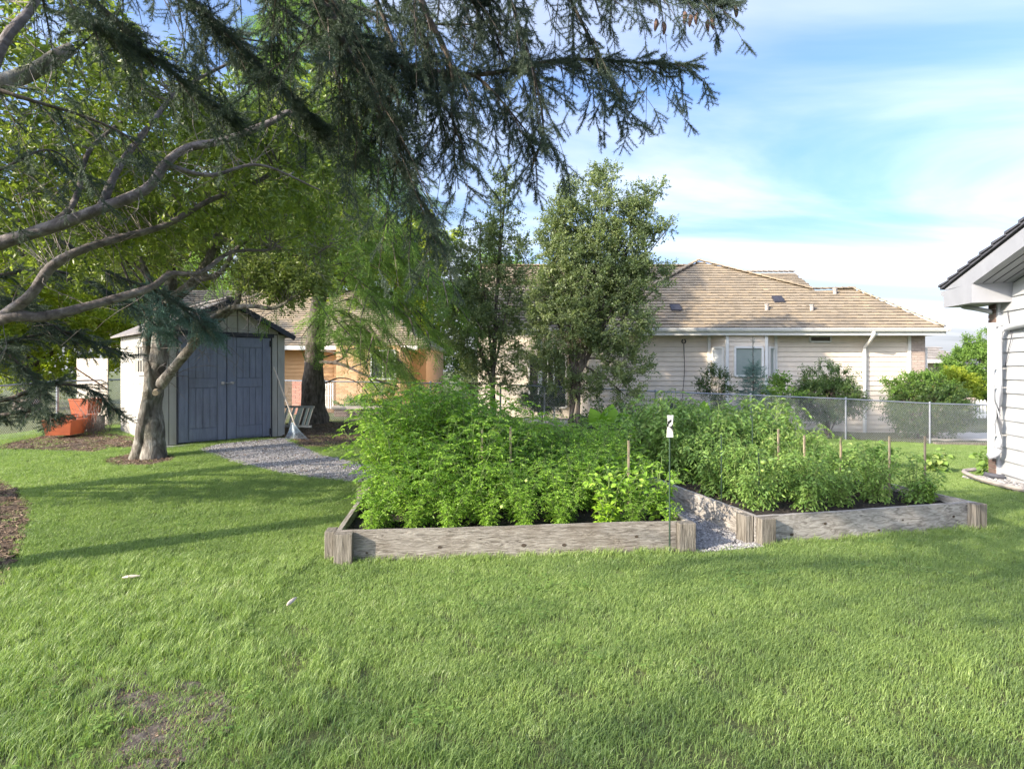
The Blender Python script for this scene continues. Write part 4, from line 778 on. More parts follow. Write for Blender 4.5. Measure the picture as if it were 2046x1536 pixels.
main[0][1] = main[1][1] = EY; main[0][2] = main[1][2] = EZ+.06
def roof_solid(par, pts, back_dz=-.35):
    mb = MB(); pts = [np.array(p)-[0, 0, .012] for p in pts]; mb.prism(pts, (0, .12, -.14)); mb.build('roof_deck', m_mortar, par)
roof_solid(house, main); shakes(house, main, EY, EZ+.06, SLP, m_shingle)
# rest of the hip: right slope and back
ec = main[1]; bk = [ec+[0, 0, 0], ec+[.0, 9.5, 0], main[2]+[0, 5.5, 0], main[2]]; mb = MB(); mb.prism(bk, (-.1, 0, -.12)); mb.build('roof_side', m_shingle, house)
p2 = [ray_plane(u, v, 19.6, PZ(574, 20.2)-.3, .6) for u, v in ((960, 600), (1330, 600), (1400, 533), (960, 533))]
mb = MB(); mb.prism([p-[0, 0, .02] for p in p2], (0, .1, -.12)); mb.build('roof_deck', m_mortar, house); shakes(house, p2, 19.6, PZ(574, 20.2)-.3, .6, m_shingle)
p3 = [ray_plane(u, v, 23.0, PZ(590, 23), .6) for u, v in ((1440, 592), (1645, 592), (1585, 545), (1480, 545))]
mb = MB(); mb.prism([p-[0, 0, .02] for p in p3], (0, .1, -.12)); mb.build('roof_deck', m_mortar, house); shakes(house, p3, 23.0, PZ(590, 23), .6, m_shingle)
def ridge(par, a, b, w=.22):
    a = np.array(a); b = np.array(b); n = max(2, int(np.linalg.norm(b-a)/.22)); mb = MB()
    for k in range(n): p, q = a+(b-a)*k/n, a+(b-a)*(k+1.15)/n; mb.beam(p+[0, 0, .05+.02], q+[0, 0, .05], w, .035, t=random.random())
    mb.build('ridge_tiles', m_shingle, par, kind='stuff')
ridge(house, main[1], main[2]); ridge(house, main[3], main[2]); ridge(house, main[3], main[6]); ridge(house, main[7], main[6]); ridge(house, p2[3], p2[2]); ridge(house, p3[3], p3[2])
# gutter, fascia, soffit
gx0, gx1 = main[0][0], ec[0]
mb = MB(); mb.prism([(gx0, EY-.13, EZ+.05), (gx0, EY-.13, EZ+.02), (gx0, EY-.09, EZ-.05), (gx0, EY-.01, EZ-.05), (gx0, EY-.01, EZ+.05)], (gx1-gx0+.1, 0, 0)); mb.build('gutter', m_trim, house)
mb = MB(); mb.box(((gx0+gx1)/2, EY+.01, EZ-.06), (gx1-gx0, .03, .20)); mb.box((gx1+.02, EY+4.7, EZ-.04), (.03, 9.4, .18)); mb.build('fascia', m_trim, house)
mb = MB(); mb.prism([(gx0, EY+.025, EZ-.14), (gx1, EY+.025, EZ-.14), (gx1, EY+9.4, EZ-.14), (13.4, EY+9.4, EZ-.14), (13.4, HY+.62, EZ-.14), (xbr, HY+.03, EZ-.14), (gx0, HY+.03, EZ-.14)], (0, 0, .02)); mb.build('soffit', m_trim, house)
mb = MB(); mb.prism([(gx1-.02, EY-.13, EZ+.05), (gx1-.02, EY-.05, EZ+.05), (gx1+.13, EY+.1, EZ+.05), (gx1+.13, EY+9, EZ+.05), (gx1+.03, EY+9, EZ+.05), (gx1+.0, EY-.0, EZ+.05)][::-1], (0, 0, -.1)); mb.build('gutter_return', m_trim, house)
mb = MB(); dsx = PX(1728, HY-.1); mb.tube(smooth_path([(PX(1745, EY-.05), EY-.05, EZ-.03), (PX(1744, EY), EY-.03, EZ-.16), (PX(1735, HY-.3), HY-.33, EZ-.36), (dsx, HY-.1, EZ-.52), (dsx, HY-.09, EZ-.8)], 20), .055, 8); mb.tube([(dsx, HY-.09, EZ-.75), (dsx, HY-.09, GZ+.1)], .055, 8); mb.build('downspout', m_trim, house, smooth=True)
hx = PX(1366, HY-.05); mb = MB(); th = np.linspace(0, 2*PI, 13); mb.tube([(hx+.06*math.cos(q), HY-.07, PZ(682, HY)+.06*math.sin(q)) for q in th], .018, 6); mb.build('wall_ring', m_dark, house)
mb = MB(); mb.tube(smooth_path([(hx, HY-.06, PZ(686, HY)), (hx+.02, HY-.07, 1.6), (hx-.03, HY-.06, .8), (hx-.01, HY-.06, GZ)], 14), .011, 5); mb.build('wall_cable', m_dark, house)
for u, v in ((1352, 624), (1558, 607)): c = rp(u, v); mb = MB(); mb.prism([c+[-.16, 0, .02], c+[.16, 0, .02], c+[.16, .25, .22], c+[-.16, .25, .22]], (0, -.02, .07)); mb.build('roof_vent', m_dark, house)
for u, v in ((1532, 620), (1622, 621), (1668, 588)): c = rp(u, v); mb = MB(); mb.tube([c, c+[0, 0, .16]], .06, 8); mb.tube([c+[0, 0, .16], c+[0, 0, .2]], .075, 8); mb.build('roof_pipe', m_block, house)
# porch on the left part of the house
mb = MB(); mb.prism([(-1.2, HY+2.2, GZ), (xw0, HY+2.2, GZ), (xw0, HY+2.2, EZ), (-1.2, HY+2.2, EZ)], (0, 6, 0)); mb.build('porch_wall', m_sid, house)
for u in (1079, 1107): mb = MB(); x = PX(u, EY+.2); mb.box((x, EY+.2, (GZ+EZ)/2), (.13 if u == 1079 else .05, .13, EZ-GZ)); mb.build('porch_post', m_trim, house)
window(house, (.6, HY+2.2), (1.9, HY+2.2), .3, 2.1, glass=m_dglass, grid=(2, 1))
mb = MB(); mb.box((.9, HY-.3, -.05), (1.9, 1.2, .25)); mb.build('deck', m_post, house)
# lattice skirt
mb = MB(); lx0, lx1, lz0, lz1 = PX(1083, 17.2), PX(1116, 17.2), PZ(808, 17.2), PZ(786, 17.2)
for k in range(-6, 9):
    for s_ in (1, -1):
        x = lx0+k*.07; h = lz1-lz0; a, b = (x, x+h) if s_ > 0 else (x+h, x)
        f = [(lx0-a)/(b-a), (lx1-a)/(b-a)]; f.sort(); f0, f1 = max(0, f[0]), min(1, f[1])
        if f1 > f0: mb.beam((a+(b-a)*f0, 17.2+.01*s_, lz0+h*f0), (a+(b-a)*f1, 17.2+.01*s_, lz0+h*f1), .012, .022, up=(0, 1, 0))
lat = thing('lattice_skirt', 'small white lattice panel below the neighbour porch seen through the fence', 'lattice', (lx0, 17.2, lz0)); mb.build('lattice', m_trim, lat, kind='stuff')
mb = MB(); mb.beam((lx0, 17.2, lz0), (lx1, 17.2, lz0), .04, .03); mb.beam((lx0, 17.2, lz1), (lx1, 17.2, lz1), .04, .03); mb.build('lattice_frame', m_trim, lat)
sheet('patio', [[(-.1, 15.9), (3.0, 15.9), (2.6, 17.0), (2.3, 17.8), (.3, 17.8)]], m_path, kind='structure', res=.2, dz=.03, rough=0)

# ------------------------------------------------------------------ left neighbour (behind the shed)
hb_ = thing('tan_house', 'tan brick house with shake roof glimpsed behind the shed and spruce trunk', 'house', (-10, 24, -.3))
mb = MB(); mb.box((-9.3, 27, 1.05), (11.6, 6, 2.9)); mb.build('wall', m_brickt, hb_)
siding(hb_, (-15.1, 24), (-7.3, 24), -.4, 2.45, .16, m_brickt)
brickwall(hb_, (PX(672, 21.8), 21.8), (PX(800, 21.8), 21.8), -.4, 2.5, m_brickt)
mb = MB(); mb.box((PX(736, 21.8), 22.95, 1.05), (PX(800, 21.8)-PX(672, 21.8)-.02, 2.2, 2.88)); mb.build('wing_wall', m_brickt, hb_)
window(hb_, (PX(742, 21.8), 21.78), (PX(790, 21.8), 21.78), PZ(757, 21.8), PZ(700, 21.8), glass=m_dglass, grid=(2, 1))
mb = MB(); mb.box((-10.5, 23.4, 2.5), (13.5, .06, .16)); mb.build('fascia', m_trim, hb_)
rpl = [(-17, 23.4, 2.58), (-3.4, 23.4, 2.58), (-7, 28, 5.4), (-16.5, 28, 5.4)]; sl = (5.4-2.58)/4.6
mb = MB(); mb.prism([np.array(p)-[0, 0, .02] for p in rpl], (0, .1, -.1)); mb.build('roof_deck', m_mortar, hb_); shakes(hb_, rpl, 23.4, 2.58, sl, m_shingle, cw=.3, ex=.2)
mb = MB(); mb.prism([(-3.4, 23.4, 2.58), (-3.4, 31, 2.58), (-7, 28, 5.4)], (-.02, 0, -.1)); mb.build('roof_side', m_shingle, hb_)
pk = thing('pink_brick_column', 'pink red brick column seen between shed and spruce trunk', 'column', (PX(595, 17.5), 17.5, -.2)); brickwall(pk, (PX(584, 17.5), 17.5), (PX(606, 17.5), 17.5), -.2, PZ(762, 17.5), m_pinkb); mb = MB(); mb.box((PX(595, 17.5), 17.7, .45), (.34, .34, 1.3)); mb.build('core', m_pinkb, pk)
pl = thing('brick_planter', 'low dark red brick planter with pale cap beyond the chain link fence', 'planter', (PX(715, 16.6), 16.6, -.1)); brickwall(pl, (PX(668, 16.6), 16.6), (PX(762, 16.6), 16.6), PZ(855, 16.6), PZ(817, 16.6), m_brickd); mb = MB(); mb.box((PX(715, 16.6), 17.0, PZ(814, 16.6)), (1.45, .95, .08)); mb.build('cap', m_block, pl)
gt = thing('white_gate', 'narrow white slatted gate behind the spruce trunk', 'gate', (PX(655, 19), 19, -.1))
for k in range(6): mb = MB(); x = PX(642+k*4.6, 19); mb.box((x, 19, (PZ(816, 19)+PZ(765, 19))/2), (.035, .03, PZ(765, 19)-PZ(816, 19))); mb.build('slat', m_trim, gt)
for v in (768, 790, 813): mb = MB(); mb.box((PX(653.5, 19), 19.03, PZ(v, 19)), (.42, .03, .05)); mb.build('rail', m_trim, gt)

# ------------------------------------------------------------------ own house corner on the right
Cn = np.array([7.52, 9.05]); wv = unit([.252, .968]); nv = np.array([-wv[1], wv[0]])
own = thing('white_house', 'white sided house corner with grey eave and downspouts at the right edge', 'house', (*Cn, 0))
def op(t, n, z): q = Cn-wv*t+nv*n; return np.array([q[0], q[1], z])     # t toward the viewer along the wall, n out from it
rise = .225; ez = 2.62
nearT = 7.5
def wall_top(t): return ez+.20+max(0, t-.0)*rise
mb = MB(); mb.prism([op(0, 0, -.3), op(nearT, 0, -.3), op(nearT, 0, wall_top(nearT)), op(0, 0, wall_top(0))], tuple(np.append(-nv*6, 0))); mb.build('wall', m_sidw, own)
z = .03; k = 0
while z < 4.4:
    zt = z+.205; t0 = max(.02, (zt-ez-.20)/rise)
    if t0 > nearT-.5: break
    mb = MB(); V = []
    for tt in (t0, nearT):
        for (w_, zz) in ((.0, z), (.030, z), (.030, z+.012), (.006, zt-.002), (.0, zt-.002)): V.append(op(tt, w_, zz))
    mb.add(V, [[[4, 3, 2, 1, 0]], [[5, 6, 7, 8, 9]], [[(i+1) % 5, (i+1) % 5+5, i+5, i] for i in range(5)]]); mb.build('siding_plank', m_sidw, own); z += .205
mb = MB(); mb.box(op(.0, .025, 1.35), (.07, .07, 2.7), math.atan2(wv[1], wv[0])); mb.build('corner_board', m_pipe, own)
brickwall(own, op(.0, -.0, 0)[:2]+wv*.14, op(.0, 0, 0)[:2]+wv*.14+nv*.0001+(-wv)*.10, 0, .1, m_brickd)
mb2 = MB()
for r in range(35):
    c = op(-.10, .03, .04+r*.075); mb2.box(c, (.19, .10, .063), math.atan2(wv[1], wv[0]), t=random.random())
mb2.build('brickwork', m_brickd, own, kind='stuff'); mb = MB(); mb.box(op(-.10, .02, 1.3), (.185, .095, 2.64), math.atan2(wv[1], wv[0])); mb.build('mortar_backing', m_mortar, own)
# roof: rises toward the viewer, overhang n = .5, eave tip at t = -.7
on, et = .52, -.62
def rz(t): return 2.93+(t-et)*rise
mb = MB(); mb.prism([op(et-.06, on+.03, rz(et)-.015+.03), op(nearT+1, on+.03, rz(nearT+1)+.03), op(nearT+1, on+.03, rz(nearT+1)+.07), op(et-.06, on+.03, rz(et)+.03+.02)], tuple(np.append(-nv*7, 0))); mb.build('roof_deck', m_slate, own)
for k in range(22):
    t0 = et-.08+k*.33; mb = MB(); mb.prism([op(t0, on+.05, rz(t0)+.075), op(t0+.36, on+.05, rz(t0+.36)+.055), op(t0+.36, on+.05, rz(t0+.36)+.075), op(t0, on+.05, rz(t0)+.115)], tuple(np.append(-nv*7, 0))); mb.build('roof_course', m_slate, own)
# barge fascia, deeper at the return box
mb = MB(); mb.prism([op(et, on, rz(et)-.0), op(nearT+1, on, rz(nearT+1)), op(nearT+1, on, rz(nearT+1)-.24), op(.32, on, rz(.32)-.235)], tuple(np.append(-nv*.03, 0))); mb.build('barge_board', m_trimg, own)
mb = MB(); mb.prism([op(et, on+.004, rz(et)-.015), op(.32, on+.004, rz(.32)-.23), op(.32, on+.004, ez), op(et, on+.004, ez+.02)], tuple(np.append(-nv*(on+.02), 0))); mb.build('eave_box', m_trimg, own)
mb = MB(); mb.prism([op(.32, on-.03, rz(.32)-.235), op(nearT+1, on-.03, rz(nearT+1)-.235), op(nearT+1, .0, rz(nearT+1)-.235), op(.32, .0, rz(.32)-.235)], (0, 0, .02)); mb.build('soffit', m_trimg, own)
for k in range(1, 4): mb = MB(); n_ = on*k/4; mb.beam(op(.34, n_, rz(.34)-.239), op(nearT, n_, rz(nearT)-.239), .008, .006); mb.build('soffit_groove', m_dark, own)
mb = MB(); mb.prism([op(et-.02, on, 2.92), op(et-.12, on, 2.92), op(et-.11, on, 2.86), op(et-.02, on, 2.82)], tuple(np.append(-nv*5, 0))); mb.build('gutter', m_trimg, own)
# downspouts
def pipe(pts, r, name, mat=m_pipe): mb = MB(); mb.tube(smooth_path(pts, 28), r, 10); return mb.build(name, mat, own, smooth=True)
D1 = 8.9
pipe([P(1920, 607, 9.5), P(1926, 613, 9.48), P(1950, 617, 9.3), P(1988, 625, 9.15), P(1999, 632, 9.1), P(2001, 660, 9.1), P(2001, 700, 9.1)], .036, 'downspout')
mb = MB(); c0, c1 = P(1982, 645, 9.0), P(1982, 915, 9.0); mb.beam(c0, c1, .12, .055, up=(1, 0, 0)); bevel(mb.build('downspout_board', m_pipe, own), .01)
pipe([op(4.5, .13, 2.35), op(1.2, .12, 2.27), P(2012, 655, 8.75), P(1999, 660, 8.78), P(1995, 675, 8.8), P(1995, 760, 8.82), P(1995, 880, 8.82), P(1995, 898, 8.82), P(1988, 907, 8.83), P(1974, 912, 8.86)], .047, 'downspout')
for v in (737, 775, 870): mb = MB(); mb.beam(P(1978, v, 8.75), P(2014, v-1, 8.9), .02, .02); mb.build('pipe_bracket', m_trim, own)
mb = MB(); mb.tube(smooth_path([op(.25, .04, 2.5), op(.32, .045, 2.3), op(.38, .05, 2.1), op(.3, .05, 1.9), op(.2, .045, 1.65)], 16), .006, 4); tagp(mb.build('loose_cable', m_dark), 'thin dark cable hanging on the white siding under the eave', 'cable')
mb = MB(); mb.tube(smooth_path([P(1966, 946, 9.0), P(1985, 950, 8.95), P(2006, 953, 8.9)], 10), .035, 8); tagp(mb.build('drain_hose', m_slate), 'dark drain hose lying at the foot of the white house corner', 'hose')
rc = [P(u, v, 0) for u, v in []]
e = smooth_path([(7.35, 9.35, .03), (7.02, 9.15, .03), (6.78, 8.5, .03), (6.74, 7.9, .03), (6.95, 7.3, .03), (7.2, 6.9, .03)], 24); mb = MB(); mb.tube(e, .03, 6); tagp(mb.build('edging', m_block), 'curved pale edging round the rock bed at the white house', 'edging')

# ------------------------------------------------------------------ trees
def grow(limbs, targets, per=1, curve=.2):
    """twigs from the nearest limb point toward each target"""
    LP = np.vstack(limbs); out = []
    for i0 in range(0, len(targets), 500):
        T = targets[i0:i0+500]; d = np.linalg.norm(T[:, None]-LP[None], axis=2)+.25*np.abs(rng.normal(size=(len(T), 1))); j = d.argmin(1); out.append(LP[j])
    return np.vstack(out)
def crown(parent, limbs, targets, sources, scale, twig_mat=m_twig, maxlen=1.2, outward=.8, up=.2, sprays=3, tw_r=.006, shade=None, gap=.22):
    base = grow(limbs, targets); n = len(targets); vec = targets-base; L = np.linalg.norm(vec, axis=1); s_ = np.minimum(1, maxlen/np.maximum(L, 1e-3)); base = targets-vec*s_[:, None]; L = L*s_
    mid = (base+targets)/2+rng.normal(0, .06, (n, 3))*L[:, None]+np.array([0, 0, .08])*L[:, None]
    mb = MB(); Vs = []; k = 4
    for a, m_, b in zip(base, mid, targets):
        V, Fq = tube_arr([a, m_, b], [tw_r, tw_r*.7, tw_r*.35], 3); mb.add(V, [Fq])
    tw = mb.build('twigs', twig_mat, parent, kind='stuff')
    pos, dr = [], []; dirv = unit(targets-mid)
    for q in range(sprays):
        f = 1-q*gap; p = mid+(targets-mid)*f if q < 3 else base+(mid-base)*(.5+.5*(f % 1)); pos.append(p); dr.append(unit(dirv*outward+rng.normal(0, .55, (n, 3))+np.array([0, 0, up])))
    pos = np.vstack(pos); dr = np.vstack(dr); R = basis(dr, unit(np.array([0, 0, 1.0])+rng.normal(0, .6, pos.shape)))
    return scatter('crown', sources, pos, R, scale*rng.uniform(.75, 1.25, len(pos)), parent=parent)
def ell(c, r, n, shell=.3):
    v = rdir(n); q = rng.uniform(shell, 1, n)**.6; return np.array(c)+v*np.array(r)*q[:, None]
def limb(par, pts, r0, r1, mat=m_bark, n=10, name='limb', wob=.05, k=24, rp=1.0):
    p = smooth_path(pts, k); m_ = len(p); rad = r0+(r1-r0)*np.linspace(0, 1, m_)**rp; mb = MB(); mb.tube(p, rad*(1+.05*np.sin(np.arange(m_)*.9)), n, wob=wob); mb.build(name, mat, par, smooth=True); return p

def bare_twigs(par, limbs, n, L, r=.006, up=.2):
    LP = np.vstack(limbs); mb = MB()
    for k in range(n):
        b = LP[rng.integers(len(LP))]; d = rdir(1, up)[0]; l_ = L*rng.uniform(.4, 1.3); pts = [b]; q = b
        for j in range(5): d = unit(d+rng.normal(0, .22, 3)); q = q+d*l_/5; pts.append(q)
        V, Fq = tube_arr(pts, np.linspace(r, r*.25, 6), 3); mb.add(V, [Fq])
        for m_ in (2, 3, 4):
            e = unit(d+rng.normal(0, .7, 3)); V, Fq = tube_arr([pts[m_], pts[m_]+e*l_*.2, pts[m_]+e*l_*.38+rng.normal(0, .02, 3)], [r*.5, r*.35, r*.15], 3); mb.add(V, [Fq])
    mb.build('bare_twigs', m_twigl, par, kind='stuff')
# crabapple in front of the shed
Dc = 9.4; tr = thing('crabapple_tree', 'grey barked crabapple tree with forked trunk in front of the shed', 'tree', tuple(P(290, 915, Dc)))
L = []
L.append(limb(tr, [P(305, 922, Dc), P(307, 880, Dc), P(303, 830, Dc), P(305, 790, Dc), P(314, 730, Dc), P(320, 690, Dc+.05), P(322, 650, Dc+.1), P(330, 600, Dc+.2), P(345, 560, Dc+.3)], .20, .095, name='trunk', n=16, wob=.04, k=40, rp=.6))
L.append(limb(tr, [P(272, 924, Dc-.05), P(280, 890, Dc-.08), P(288, 840, Dc-.1), P(296, 790, Dc-.12), P(298, 740, Dc-.1), P(292, 700, Dc), P(298, 640, Dc)], .12, .05, name='stem', n=12, wob=.04))
L.append(limb(tr, [P(320, 770, Dc-.05), P(345, 738, Dc-.15), P(385, 690, Dc-.3), P(425, 645, Dc-.4), P(470, 612, Dc-.3), P(480, 570, Dc-.2), P(500, 520, Dc)], .085, .03, k=30))
L.append(limb(tr, [P(425, 645, Dc-.4), P(455, 618, Dc-.5), P(500, 612, Dc-.6), P(545, 616, Dc-.6), P(575, 602, Dc-.6)], .05, .02))
L.append(limb(tr, [P(380, 690, Dc-.3), P(400, 655, Dc-.45), P(430, 630, Dc-.5), P(462, 612, Dc-.55)], .045, .03))
L.append(limb(tr, [P(335, 610, Dc+.2), P(355, 590, Dc+.1), P(390, 560, Dc), P(420, 510, Dc), P(435, 460, Dc), P(445, 400, Dc+.1), P(452, 330, Dc+.2)], .10, .03))
L.append(limb(tr, [P(345, 560, Dc+.3), P(342, 520, Dc+.4), P(345, 460, Dc+.5), P(352, 400, Dc+.6), P(350, 320, Dc+.6)], .07, .025))
L.append(limb(tr, [P(318, 660, Dc), P(312, 600, Dc-.2), P(290, 540, Dc-.4), P(270, 480, Dc-.4), P(262, 420, Dc-.3)], .07, .02))
L.append(limb(tr, [P(390, 560, Dc), P(440, 545, Dc-.2), P(470, 500, Dc-.3), P(520, 460, Dc-.4), P(580, 430, Dc-.4)], .05, .015))
L.append(limb(tr, [P(345, 555, Dc+.3), P(320, 510, Dc+.5), P(290, 470, Dc+.6), P(230, 400, Dc+.7)], .05, .018))
L.append(limb(tr, [P(520, 460, Dc-.4), P(560, 495, Dc-.5), P(620, 510, Dc-.5), P(660, 490, Dc-.5)], .03, .012))
mb = MB(); mb.tube([P(313, 783, Dc-.20), P(310, 785, Dc-.30)], [.055, .045], 10); mb.build('cut_limb_stub', m_stake, tr)
tg = np.vstack([ell(P(420, 380, Dc), (2.3, 1.5, 1.35), 290), ell(P(600, 430, Dc-.2), (1.3, 1.0, 1.0), 110), ell(P(280, 470, Dc), (1.5, 1.2, .9), 100), ell(P(560, 560, Dc-.4), (.8, .6, .35), 60)])
bare_twigs(tr, L[2:], 170, .8); crown(tr, L, tg, S_crab, 1.15, m_twigl, maxlen=1.0, sprays=3, up=-.05)

# broad-leaved tree whose limbs reach in from the left
tr = thing('leaning_tree', 'broad leaved tree reaching in from the left with long grey brown limbs', 'tree', (-5.0, 4.2, 0)); L = []
L.append(limb(tr, [(-5.0, 4.2, -.1), (-5.05, 4.25, .9), (-4.8, 4.35, 1.6), (-4.45, 4.4, 2.0)], .20, .12, name='trunk', n=14))
B0 = np.array([-4.45, 4.4, 2.0])
L.append(limb(tr, [B0, P(-60, 655, 4.5), P(20, 632, 4.5), P(90, 632, 4.6), P(200, 605, 4.8), P(300, 575, 5.0), P(340, 548, 5.1), P(400, 545, 5.2), P(460, 505, 5.4), P(540, 500, 5.6)], .054, .012, m_bark2, k=48))
L.append(limb(tr, [P(10, 628, 4.5), P(60, 590, 4.5), P(100, 535, 4.55), P(160, 500, 4.6), P(240, 475, 4.8), P(330, 450, 5.0), P(420, 400, 5.2), P(520, 360, 5.4), P(560, 335, 5.5), P(640, 335, 5.6), P(720, 320, 5.7)], .042, .010, m_bark2, k=48))
L.append(limb(tr, [(-4.8, 4.35, 1.6), P(-120, 540, 4.0), P(0, 487, 4.0), P(100, 455, 4.1), P(200, 418, 4.2), P(290, 380, 4.3), P(330, 330, 4.35), P(370, 298, 4.4), P(450, 280, 4.5), P(540, 245, 4.6), P(575, 225, 4.65), P(605, 238, 4.7)], .05, .018, m_bark2, k=56))
L.append(limb(tr, [P(-150, 300, 3.4), P(-20, 180, 3.4), P(60, 145, 3.5), P(110, 115, 3.55), P(145, 95, 3.6)], .05, .035, m_bark, k=20))
L.append(limb(tr, [P(-120, 540, 4.0), P(-60, 300, 3.8), P(0, 100, 3.8), P(60, 20, 3.9), P(120, -80, 4)], .045, .02, m_bark2))
L.append(limb(tr, [P(200, 418, 4.2), P(240, 330, 4.3), P(300, 250, 4.5), P(360, 180, 4.7), P(470, 120, 4.9)], .03, .01, m_bark2)); L.append(limb(tr, [P(330, 330, 4.35), P(420, 350, 4.5), P(520, 330, 4.7), P(640, 380, 4.9)], .02, .006, m_bark2)); L.append(limb(tr, [P(100, 455, 4.1), P(150, 400, 4.2), P(180, 300, 4.3), P(260, 230, 4.4)], .025, .01, m_bark2))
tg = np.vstack([ell(P(90, 200, 4.6), (1.0, .8, 1.1), 150), ell(P(330, 300, 5.2), (1.2, .8, .9), 165), ell(P(520, 350, 5.6), (1.1, .8, .75), 115), ell(P(120, 440, 5.2), (1.0, .6, .5), 80), ell(P(600, 250, 5.6), (.6, .6, .5), 70), ell((-4.9, 3.4, 3.8), (1.2, 1.3, 1.3), 140)])
bare_twigs(tr, L[1:], 150, .55, .004); crown(tr, L, tg, S_olive, 1.0, m_twigl, maxlen=.7, sprays=2, up=-.05, tw_r=.004)

# spruces
def spruce_branch(path, sec_len, src, S, droop=.5, step=.11, start=.15, sc_=1.0, spray_step=.13, hang=.5):
    """needle sprays and secondary twigs along a bough"""
    p = smooth_path(path, 40); Lc = np.concatenate([[0], np.cumsum(np.linalg.norm(np.diff(p, axis=0), axis=1))]); T = Lc[-1]; s = start*T; side = 1
    while s < T:
        i = min(np.searchsorted(Lc, s), len(p)-2); b = p[i]; d = unit(p[i+1]-p[i]); x = unit(np.cross(d, [0, 0, 1.0])); side = -side
        f = 1-s/T; l_ = max(.16, sec_len*(.35+.65*math.sin(min(1, f*1.3+.15)*PI/2)))*random.uniform(.6, 1.2)
        dv = unit(d*.7+x*side*random.uniform(.4, 1.0)+np.array([0, 0, -hang*random.uniform(.4, 1.4)]))
        q = np.array([b+dv*l_*t-np.array([0, 0, droop*l_*t*t*.6]) for t in np.linspace(0, 1, 5)]); S['tw'].append(q)
        n = max(3, int(l_/spray_step)+1); pp, dd = along(q, n)
        S['p'].append(pp); S['d'].append(unit(dd+rng.normal(0, .35, (n, 3))+x*side*.1)); s += step*random.uniform(.7, 1.3)
    m = int(T*(1-start)/.1); pp, dd = along(p[int(start*len(p)):], max(2, m)); S['p'].append(pp); S['d'].append(unit(dd+rng.normal(0, .3, pp.shape))); return p
def spruce_finish(par, S, src, sc_, tw_mat=m_barkd, tw_r=.005, name='crown'):
    mb = MB()
    for q in S['tw']: V, Fq = tube_arr(q, np.linspace(tw_r, tw_r*.35, len(q)), 3); mb.add(V, [Fq])
    mb.build('twigs', tw_mat, par, kind='stuff'); pos = np.vstack(S['p']); dr = np.vstack(S['d'])
    return scatter(name, src, pos, basis(dr, unit(np.array([0, 0, 1.0])+rng.normal(0, .35, pos.shape))), sc_*rng.uniform(.75, 1.2, len(pos)), parent=par)
def spruce(loc, H, R, z0, nb, label, src_far=S_farneedle, sc_=1.0, trunk_r=.2, S=None, extra=(), avoid=None, step=.3, cat='tree', name='spruce_tree', group=None):
    t = thing(name, label, cat, loc, group); x0, y0, zg = loc; top = (x0, y0, zg+H)
    limb(t, [(x0, y0, zg-.1), (x0+.03, y0, zg+H*.3), (x0-.02, y0+.02, zg+H*.65), top], trunk_r, .02, m_barkd, name='trunk', n=12)
    Sf = {'tw': [], 'p': [], 'd': []}; mb = MB()
    for k in range(nb):
        f = (k+random.random())/nb; z = z0+(H-z0-.3)*f; a = k*2.399+random.uniform(-.3, .3); l_ = R*(1-f)**.8*random.uniform(.8, 1.1)+.25
        d = np.array([math.cos(a), math.sin(a), 0])
        if avoid is not None and avoid(d, z, l_): continue
        pth = [np.array([x0, y0, zg+z]), np.array([x0, y0, zg+z])+d*l_*.5+[0, 0, .05*l_], np.array([x0, y0, zg+z])+d*l_+[0, 0, -.18*l_]]
        p = spruce_branch(pth, l_*.38, None, Sf, droop=.4, step=step, start=.12, spray_step=.32, hang=.25); mb.tube(p[::6], np.linspace(.035, .008, len(p[::6])), 4)
    mb.build('boughs', m_barkd, t, kind='stuff'); spruce_finish(t, Sf, src_far, sc_, name='crown'); return t
